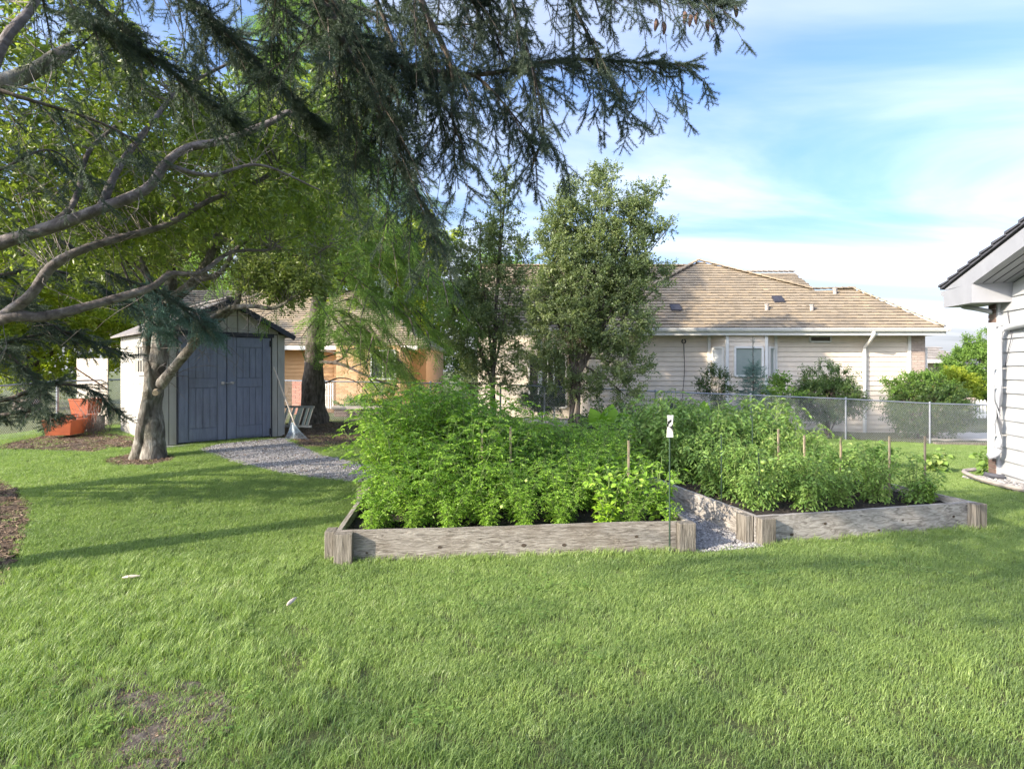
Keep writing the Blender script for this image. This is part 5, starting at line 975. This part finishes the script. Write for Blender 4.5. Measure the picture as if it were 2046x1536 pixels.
# the spruce standing left of the camera, boughs overhead
S = {'tw': [], 'p': [], 'd': []}
TX, TY = -3.3, -3.4
sp1 = spruce((TX, TY, 0), 15, 3.9, 5.2, 64, 'tall spruce whose dark boughs hang over the top of the view', trunk_r=.24, avoid=lambda d, z, l_: z < 6.2 and d[1]*l_+TY > .8)
boughs = [([(TX, TY, 4.4), P(560, -110, 2.5), P(640, 10, 2.7), P(720, 90, 2.9), P(800, 128, 3.1), P(950, 150, 3.3), P(1120, 120, 3.5), P(1270, 125, 3.7), P(1375, 130, 3.9)], .5, .05),
          ([P(640, 10, 2.7), P(735, 170, 2.9), P(775, 280, 3.1), P(825, 380, 3.3), P(860, 430, 3.4), P(868, 475, 3.5)], .42, .03),
          ([(TX, TY, 5.0), P(800, -180, 2.9), P(1000, -60, 3.2), P(1200, -25, 3.4), P(1330, -20, 3.6), P(1455, 5, 3.7)], .42, .04),
          ([P(1000, -60, 3.2), P(1040, 60, 3.2), P(1070, 160, 3.2), P(1085, 260, 3.25), P(1062, 340, 3.3)], .3, .015),
          ([P(800, -120, 2.9), P(850, 20, 2.9), P(900, 130, 3.0), P(905, 240, 3.1), P(930, 300, 3.1)], .42, .03),
          ([(TX, TY, 4.2), P(250, -120, 2.4), P(400, 20, 2.7), P(500, 110, 2.9), P(590, 200, 3.1), P(640, 260, 3.2)], .38, .03),
          ([(TX, TY, 4.0), P(60, -100, 2.3), P(180, 40, 2.5), P(300, 110, 2.8), P(400, 190, 3.1), P(470, 240, 3.3)], .36, .03),
          ([P(430, -120, 2.8), P(540, 0, 3.0), P(640, 80, 3.2), P(690, 200, 3.3), P(720, 300, 3.4)], .36, .025),
          ([P(-60, 160, 3.2), P(60, 200, 3.3), P(160, 230, 3.5), P(250, 270, 3.6), P(300, 330, 3.7)], .34, .02),
          ([P(-80, 380, 3.4), P(20, 330, 3.5), P(100, 300, 3.7), P(170, 350, 3.9)], .28, .015),
          ([P(1100, -80, 3.4), P(1160, 40, 3.5), P(1200, 120, 3.5), P(1235, 190, 3.6)], .36, .02),
          ([P(950, 150, 3.3), P(1000, 200, 3.3), P(1050, 260, 3.3)], .3, .015),
          ([P(700, -120, 3.1), P(760, 20, 3.2), P(790, 120, 3.2), P(770, 230, 3.3)], .42, .025),
          ([P(760, -120, 3.0), P(840, 60, 3.1), P(872, 200, 3.2), P(895, 290, 3.3)], .36, .02),
          ([P(640, -120, 2.9), P(710, 60, 3.0), P(765, 190, 3.1), P(785, 260, 3.2)], .32, .02),
          ([P(980, -100, 3.3), P(980, 30, 3.4), P(1000, 90, 3.4)], .4, .02),
          ([P(560, -110, 3.3), P(640, -20, 3.4), P(760, 30, 3.5), P(900, 50, 3.6), P(1020, 40, 3.7)], .42, .025),
          ([P(200, -140, 3.2), P(330, -30, 3.4), P(430, 60, 3.6), P(560, 90, 3.8)], .4, .02)]
for pth, sl_, r in boughs:
    lefty = pth[-1][0] < -.75
    p = spruce_branch(pth, sl_*(.85 if lefty else 1), None, S, droop=.7, step=.14 if lefty else .082, start=.18 if len(pth) > 6 else .1, spray_step=.13 if lefty else .10, hang=.75)
    mb = MB(); mb.tube(p, np.linspace(r*.62, .004, len(p)), 7, wob=.1); mb.build('bough', m_barkd, sp1, smooth=True)
spruce_finish(sp1, S, S_needle, .80, tw_r=.0042, name='needles')
for k, (u, v, D) in enumerate(((1368, 24, 3.6), (1379, 30, 3.6), (1392, 26, 3.6), (1415, 40, 3.65), (1424, 36, 3.65), (1470, 12, 3.7), (1326, 45, 3.55), (1310, 38, 3.5))):
    c = P(u, v, D); mb = MB(); q = np.linspace(0, 1, 7); mb.tube([c+[.004*math.sin(k+4*f), 0, -.075*f] for f in q], [.006, .012, .0135, .013, .011, .008, .003], 8, wob=.12); mb.build('cone', m_cone, sp1)
# second spruce at the left edge with low sweeping boughs
S = {'tw': [], 'p': [], 'd': []}
sp2 = spruce((-8.0, 6.2, .1), 12, 3.3, 3.2, 50, 'spruce at the left edge with low boughs sweeping toward the shed', trunk_r=.2, avoid=lambda d, z, l_: z < 3.9 and d[0] > .2)
T2 = np.array([-8.0, 6.2, 0])
for pth, sl_ in [([(-8, 6.2, 1.5), P(-160, 740, 6.1), P(-20, 695, 6.2), P(60, 672, 6.4), P(140, 662, 6.6)], .6), ([(-8, 6.2, 1.2), P(-160, 810, 6.2), P(0, 800, 6.2), P(60, 780, 6.3), P(120, 768, 6.4), P(180, 778, 6.5), P(232, 822, 6.6)], .35),
                 ([(-8, 6.2, 1.9), P(-160, 640, 6.0), P(-10, 600, 6.2), P(80, 640, 6.4), P(150, 670, 6.6), P(235, 700, 6.9)], .55), ([(-8, 6.2, .9), P(-120, 840, 6.0), P(-10, 830, 6.0), P(60, 822, 6.0), P(110, 832, 6.0)], .42),
                 ([(-8, 6.2, 2.6), P(-100, 560, 6.3), P(80, 540, 6.6), P(170, 560, 6.9), P(260, 610, 7.2)], .55), ([(-8, 6.2, 2.9), P(0, 440, 6.8), P(120, 480, 7.2), P(220, 545, 7.6), P(330, 590, 8.1), P(410, 655, 8.4)], .5),
                 ([(-8, 6.2, 1.0), P(-150, 730, 5.6), P(-20, 690, 5.6), P(40, 730, 5.6), P(90, 790, 5.6)], .3), ([(-8, 6.2, 3.5), P(-60, 400, 6.6), P(60, 380, 7.0), P(160, 420, 7.4), P(250, 480, 7.8)], .5), ([(-8, 6.2, 1.6), P(-160, 700, 5.8), P(-60, 620, 5.8), P(20, 600, 5.9), P(90, 620, 6.0)], .4)]:
    p = spruce_branch(pth, sl_*.75, None, S, droop=.25, step=.12, start=.25, spray_step=.15, hang=.18); mb = MB(); mb.tube(p, np.linspace(.035, .006, len(p)), 6, wob=.1); mb.build('bough', m_barkd, sp2, smooth=True)
spruce_finish(sp2, S, S_needle, .95, tw_r=.006, name='needles')
S = {'tw': [], 'p': [], 'd': []}
p = limb(sp2, [(-8, 6.2, 3.0), P(60, 420, 7.6), P(225, 480, 8.6)], .04, .02, m_barkd, name='bough', n=6, k=12)
for pth in ([P(225, 480, 8.6), P(280, 560, 8.8), P(330, 610, 8.8), P(380, 640, 8.8), P(420, 662, 8.8)], [P(225, 480, 8.6), P(270, 590, 8.7), P(300, 640, 8.7), P(330, 665, 8.7)], [P(225, 480, 8.6), P(330, 590, 8.7), P(390, 625, 8.6), P(410, 648, 8.6)]):
    p = spruce_branch(pth, .35, None, S, droop=.25, step=.09, start=.3, spray_step=.12, hang=.1); mb = MB(); mb.tube(p, np.linspace(.02, .005, len(p)), 6); mb.build('bough', m_barkd, sp2)
spruce_finish(sp2, S, S_bneedle, 1.3, tw_r=.005, name='blue_needles')
# feathery green larch behind the shed
lx = P(622, 845, 14.3); la = thing('larch_tree', 'tall larch with drooping bright green foliage and dark trunk right of the shed', 'tree', (lx[0], lx[1], float(terrain(lx[0], lx[1]))))
tp = limb(la, [P(625, 852, 14.3), P(624, 800, 14.3), P(626, 730, 14.3), P(632, 640, 14.3), P(640, 540, 14.3), P(640, 300, 14.3), P(640, 60, 14.3), P(640, -140, 14.4)], .40, .07, m_barkd, name='trunk', n=16, wob=.06, k=48, rp=.55)
S = {'tw': [], 'p': [], 'd': []}
for k in range(105):
    f = k/105; z = 1.9+9.6*f; a = k*2.399; l_ = (3.4*(1-f)**.65+.5)*random.uniform(.75, 1.1)
    if z < 4.6 and math.cos(a) < .1: continue
    if z < 3.0: l_ *= .75
    b = np.array([lx[0]+.2, lx[1], z]); d = np.array([math.cos(a), math.sin(a), 0]); pth = [b, b+d*l_*.5+[0, 0, .10*l_], b+d*l_+[0, 0, -.22*l_]]
    p = spruce_branch(pth, l_*.34, None, S, droop=.5, step=.26, start=.22, spray_step=.26, hang=.4); V, Fq = tube_arr(p, np.linspace(.035, .006, len(p)), 4); S['tw'].append(p)
spruce_finish(la, S, S_feather, 1.0, tw_r=.02, name='crown')
for pth, r in (([P(640, 723, 14.2), P(680, 727, 13.9), P(720, 745, 13.7), P(760, 762, 13.5), P(795, 772, 13.4)], .045), ([P(660, 725, 14.0), P(685, 715, 13.9), P(700, 690, 13.8), P(720, 672, 13.7)], .03), ([P(640, 700, 14.2), P(680, 706, 13.9), P(700, 715, 13.8)], .025), ([P(650, 765, 14.1), P(680, 755, 13.8), P(715, 765, 13.6), P(745, 800, 13.5)], .02), ([P(700, 735, 13.8), P(735, 720, 13.7), P(755, 695, 13.6)], .02), ([P(735, 752, 13.6), P(765, 790, 13.5), P(790, 805, 13.4)], .015)): limb(la, pth, r, r*.35, m_barkd, k=14, n=7, name='bare_branch')

# small trees in front of the neighbour's house
def small_tree(base, spires, label, nst, dens=.8, name='small_tree', src=S_pear, sc_=1.0):
    t = thing(name, label, 'tree', (base[0], base[1], float(terrain(base[0], base[1])))); L = []
    for k, (c, r, n) in enumerate(spires[:nst]):
        c = np.array(c); b = np.array(base)+[rng.uniform(-.12, .12), rng.uniform(-.1, .1), 0]; top = c+[0, 0, r[2]*.8]; mid = b*.5+c*.5+[rng.uniform(-.08, .08), 0, 0]; mid[0] = b[0]*.65+c[0]*.35
        L.append(limb(t, [b, mid, c, top], .048, .010, m_barkd, name='trunk' if k == 0 else 'stem', n=8, k=20))
    for k, (c, r, n) in enumerate(spires[nst:]):
        c = np.array(c); b = np.array(base)+[0, 0, .9+rng.uniform(0, .8)]; L.append(limb(t, [b, b*.5+c*.5+[0, 0, .1], c], .035, .01, m_barkd, n=6, k=14))
    tg = np.vstack([ell(c, r, int(n*dens)) for c, r, n in spires]); crown(t, L, tg, src, sc_, m_barkd, maxlen=.9, sprays=3, up=.35, tw_r=.005); return t
Dt = 14.4
small_tree(P(1145, 850, Dt), [(P(1200, 480, Dt), (.55, .6, 1.55), 200), (P(1130, 500, Dt), (.55, .6, 1.45), 190), (P(1255, 500, Dt), (.5, .6, 1.35), 150), (P(1175, 560, Dt), (.9, .8, 1.3), 240),
    (P(1270, 430, Dt), (.35, .3, .55), 50), (P(1295, 395, Dt), (.22, .2, .35), 18), (P(1310, 470, Dt), (.28, .3, .2), 24), (P(1195, 380, Dt), (.16, .2, .5), 24), (P(1140, 400, Dt), (.2, .2, .55), 30), (P(1110, 470, Dt), (.4, .3, .5), 50),
    (P(1230, 650, Dt), (1.0, .8, .8), 190), (P(1130, 660, Dt), (.9, .8, .9), 180), (P(1260, 570, Dt), (.75, .6, .7), 110), (P(1240, 730, Dt), (.75, .6, .45), 70), (P(1090, 600, Dt), (.45, .5, .8), 80), (P(1250, 790, Dt), (.35, .3, .3), 22), (P(1080, 740, Dt), (.6, .5, .5), 60), (P(1170, 765, Dt), (.7, .5, .4), 60), (P(1330, 560, Dt), (.22, .2, .25), 14), (P(1340, 450, Dt), (.14, .2, .16), 8), (P(1225, 355, Dt), (.1, .1, .25), 8), (P(1315, 380, Dt), (.1, .1, .2), 7)],
    'taller bushy small tree with several dark stems in front of the beige house', 4)
Dt2 = 15.0
small_tree(P(985, 850, Dt2), [(P(1000, 440, Dt2), (.35, .4, 1.15), 85), (P(1010, 380, Dt2), (.12, .15, .4), 12), (P(960, 520, Dt2), (.6, .6, 1.2), 150), (P(1000, 600, Dt2), (.75, .7, 1.1), 190), (P(940, 640, Dt2), (.7, .6, 1.0), 150), (P(1035, 520, Dt2), (.35, .4, .6), 50), (P(985, 700, Dt2), (.9, .6, .6), 130), (P(900, 560, Dt2), (.5, .5, 1.0), 90), (P(960, 765, Dt2), (.9, .5, .4), 80)],
    'slimmer open small tree left of the bushy one, behind the left raised bed', 3, dens=.58)

# background trees, sunlit
def bg_tree(x, y, H, r, label, src=S_yel, n=420, sc_=1.3, group=None, name='background_tree'):
    t = thing(name, label, 'tree', (x, y, -.4), group); z0 = H*.18; L = [limb(t, [(x, y, -.5), (x+.1, y, H*.4), (x-.1, y, H*.85)], .3, .06, m_barkd, name='trunk', n=8)]
    for k in range(6): a = k*1.05+random.random(); L.append(limb(t, [(x, y, H*.25+k*.07*H), (x+math.cos(a)*r*.4, y+math.sin(a)*r*.4, H*.42+k*.07*H), (x+math.cos(a)*r*.8, y+math.sin(a)*r*.8, H*.55+.06*k*H)], .1, .03, m_barkd, n=6, k=10))
    tg = []
    for k in range(9): a = random.uniform(0, 2*PI); q = random.uniform(.2, .75)*r; tg.append(ell((x+math.cos(a)*q, y+math.sin(a)*q, random.uniform(z0+.6, H*.85)), (r*.5, r*.5, H*.17), n//9))
    crown(t, L, np.vstack(tg), src, sc_, m_twig, maxlen=1.5, sprays=3, tw_r=.015)
for k, (x, y, H, r, lab) in enumerate(((-27, 30, 11, 4.2, 'yellow green sunlit tree far left behind the low spruce boughs'), (-19.5, 33, 12, 4.0, 'tall yellow green tree behind the beige board screen'), (-13, 34, 13, 4.2, 'tall sunlit tree rising behind the shed roof'), (-33, 34, 12, 5, 'wide yellow green tree at the far left of the background'), (-6.5, 36, 12.5, 3.8, 'tall sunlit tree behind the larch'))):
    bg_tree(x, y, H, r, lab)
bg_tree(-16, 19.5, 6.5, 3.0, 'yellow green leafy tree beyond the fence left of the beige screen', n=500, sc_=.9); bg_tree(-20, 24, 8, 3.4, 'bright yellow green tree beyond the left fence', n=450); bg_tree(-9.0, 29.5, 9.5, 3.2, 'sunlit tree just behind the tan house roof', n=300)
bg_tree(-1.5, 33, 8.5, 3.0, 'green tree beyond the house behind the slim small tree', src=S_gshrub, n=500, sc_=1.9)
# unseen tall open poplars added on the sunny side to filter the low sun
for k, (q, dist, H) in enumerate(((-3.2, 27, 13.5), (.6, 29, 14), (3.9, 27, 13))):
    bg_tree(-.84*dist-.54*q, -.54*dist+.84*q, H, 3.4, 'tall open poplar added unseen beyond the left edge to filter the sun', src=S_gshrub, n=420, sc_=1.6, group='poplars added outside the left edge of the view to filter the sun', name='sun_filter_poplar')
# shrubs across the fence
def shrub(c, r, n, src, label, sc_=1.0, name='shrub', cat='shrub', group=None, up=.2):
    c = np.array(c, float); zb = float(terrain(c[0], c[1])) if c[1] < 17 else c[2]-r[2]; t = thing(name, label, cat, (c[0], c[1], zb), group); L = []
    for k in range(7): a = k*.9; L.append(limb(t, [(c[0], c[1], zb), (c[0]+math.cos(a)*r[0]*.25, c[1]+math.sin(a)*r[1]*.25, (zb+c[2])/2), (c[0]+math.cos(a)*r[0]*.6, c[1]+math.sin(a)*r[1]*.6, c[2]+r[2]*.3)], .02, .006, m_twig, name='stem', n=5, k=8))
    crown(t, L, ell(c, r, n, .5), src, sc_, m_twig, maxlen=.6, sprays=3, up=up, tw_r=.004)
shrub(P(1655, 800, 16.4), (.95, .6, .55), 260, S_shrub, 'dark bushy shrub against the house wall behind the second fence post from the right')
shrub(P(1650, 765, 16.6), (.7, .4, .45), 50, S_shrub, 'loose reddish tipped shrub shoots rising in front of the siding', up=.6)
shrub(P(1855, 818, 16.7), (1.15, .7, .75), 420, S_shrub, 'wide dark green shrub behind the right end of the fence')
shrub(P(1835, 775, 16.9), (.9, .5, .35), 110, S_gshrub, 'yellowish shrub top in front of the brick corner', sc_=.8)
shrub(P(1430, 775, 16.2), (.4, .3, .5), 40, S_shrub, 'sparse young shrub left of the small spruce', up=.5)
shrub(P(1560, 790, 16.2), (.4, .4, .35), 40, S_gshrub, 'small green shrub right of the young spruce')
shrub(P(1905, 775, 22), (.75, .7, .55), 220, S_yel, 'bright yellow green bush beyond the fence beside the brick corner', sc_=.45)
shrub(P(1955, 750, 24), (1.3, 1.1, 1.25), 520, S_gshrub, 'large round green shrub beside the white house edge', sc_=1.1)
shrub(P(1965, 690, 24), (.8, .6, .5), 40, S_gshrub, 'loose twiggy top of tall shrub beside the white house edge', up=.8)
shrub(P(1345, 830, 16.3), (.8, .3, .25), 70, S_shrub, 'low plants at the foot of the fence left of the tomato stakes')
shrub(P(1240, 845, 16.0), (1.2, .3, .25), 90, S_gshrub, 'low green plants along the fence behind the large leaves')
shrub(P(1085, 800, 16.5), (.55, .4, .35), 80, S_shrub, 'low dark shrub by the white lattice panel')
shrub(P(715, 808, 17.0), (.6, .3, .12), 40, S_gshrub, 'low plants growing in the dark brick planter', sc_=.7)
shrub(P(760, 800, 17.2), (.5, .4, .5), 90, S_yel, 'yellow green bush at the end of the brick planter', sc_=.4)
# young blue spruce behind the fence
c = P(1505, 850, 16.2); ys_ = thing('young_spruce', 'young narrow spruce in front of the neighbour bay window', 'tree', (c[0], c[1], -.3)); limb(ys_, [(c[0], c[1], -.35), (c[0], c[1], 1.0), (c[0]-.01, c[1], PZ(672, 16.2))], .035, .006, m_barkd, name='trunk', n=8)
S = {'tw': [], 'p': [], 'd': []}
for k in range(76):
    z = -.1+1.85*(k/76); a = k*2.399; l_ = .50*(1-k/76)**.9+.05; b = np.array([c[0], c[1], z]); d = np.array([math.cos(a), math.sin(a), .12]); p = spruce_branch([b, b+d*l_*.6, b+d*l_+[0, 0, .03]], l_*.4, None, S, droop=.05, step=.11, start=.15, spray_step=.16, hang=0); S['tw'].append(p)
S['p'].append(np.array([[c[0], c[1], z] for z in np.linspace(1.6, 2.3, 7)])); S['d'].append(np.tile([0, 0, 1.0], (7, 1))+rng.normal(0, .1, (7, 3)))
spruce_finish(ys_, S, S_bneedle, .72, tw_r=.006)
for u, zt in ((1385, 795), (1408, 790)):
    c = P(u, 830, 16.3); t = thing('spruce_seedling', 'tiny spruce seedling by the fence, '+('left' if u == 1385 else 'right')+' of two', 'tree', tuple(c)); S = {'tw': [], 'p': [], 'd': []}
    for k in range(12): z = c[2]+.5*k/12; a = k*2.4; b = np.array([c[0], c[1], z]); d = np.array([math.cos(a), math.sin(a), .3]); S['tw'].append(np.array([b, b+d*.08, b+d*.14*(1-k/14)])); S['p'].append(np.array([b, b+d*.06])); S['d'].append(np.array([d, d]))
    spruce_finish(t, S, S_bneedle, .45, tw_r=.004)

# distant house, picket fence, stone pier on the right
hc = thing('distant_house', 'distant grey roofed house beyond the yellow bush on the right', 'house', (21, 31, -.4))
mb = MB(); x0, x1 = PX(1845, 30), PX(1897, 30); mb.box(((x0+x1)/2, 32, (PZ(800, 30)+PZ(722, 30))/2), (x1-x0, 4, PZ(722, 30)-PZ(800, 30))); mb.build('wall', m_sid, hc); brickwall(hc, (PX(1872, 29.9), 29.9), (PX(1897, 29.9), 29.9), PZ(800, 30), PZ(722, 30), m_brick, bl=.3, bh=.12)
rp_ = [(PX(1830, 29.3), 29.3, PZ(720, 29.3)), (PX(1925, 29.3), 29.3, PZ(720, 29.3)), (PX(1870, 31.5), 31.5, PZ(694, 31.5)), (PX(1830, 31.5), 31.5, PZ(694, 31.5))]; s_ = (rp_[2][2]-rp_[1][2])/2.2
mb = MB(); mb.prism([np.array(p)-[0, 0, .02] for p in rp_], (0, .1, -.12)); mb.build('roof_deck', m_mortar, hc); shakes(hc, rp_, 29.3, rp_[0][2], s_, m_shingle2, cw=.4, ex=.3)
mb = MB(); mb.box(((rp_[0][0]+rp_[1][0])/2, 29.25, rp_[0][2]-.05), (rp_[1][0]-rp_[0][0], .06, .14)); mb.build('fascia', m_trim, hc)
pf = thing('picket_fence', 'white picket fence beyond the chain link fence at the right', 'fence', (PX(1930, 19), 19, -.4))
for k in range(14):
    x = PX(1940+k*7, 19); zt = PZ(797+k*.4, 19); zb = PZ(835, 19); mb = MB(); mb.prism([(x-.035, 19, zb), (x+.035, 19, zb), (x+.035, 19, zt-.04), (x, 19, zt), (x-.035, 19, zt-.04)], (0, .02, 0)); mb.build('picket', m_trim, pf)
for v in (806, 828): mb = MB(); mb.beam((PX(1936, 19), 19.04, PZ(v, 19)), (PX(2040, 19), 19.04, PZ(v+2, 19)), .03, .06); mb.build('rail', m_trim, pf)
pr = thing('stone_pier', 'low pinkish stone pier with cap beyond the fence beside the picket fence', 'wall', (PX(1920, 18.5), 18.5, -.4)); mb = MB(); mb.box((PX(1915, 18.5), 18.6, PZ(820, 18.5)), (.75, .4, .6)); mb.build('pier_body', m_block, pr); mb = MB(); mb.box((PX(1915, 18.5), 18.6, PZ(797, 18.5)), (.9, .5, .09)); bevel(mb.build('pier_cap', m_brick, pr), .02)
sheet('gravel_bed', [[(11.5, 16.2), (15.5, 16.2), (16, 18.4), (12.5, 18.4)]], m_path, kind='structure', res=.2, dz=.03, rough=.01)
# small things in the grass: fallen cones
for u, v, rz_, lab in ((262, 1158, .2, 'pale spruce cone lying in the grass at the left'), (583, 1208, 1.4, 'small pale spruce cone lying in the middle of the lawn')):
    D = 1.58*F_PX/(v-VH); c = np.array([PX(u, D), D, .045]); d = np.array([math.cos(rz_), math.sin(rz_), .05]); mb = MB(); q = np.linspace(-.06, .06, 8); mb.tube([c+d*f for f in q], [.004, .010, .013, .014, .013, .011, .008, .003], 8, wob=.1); tagp(mb.build('fallen_cone', m_handle), lab, 'cone')
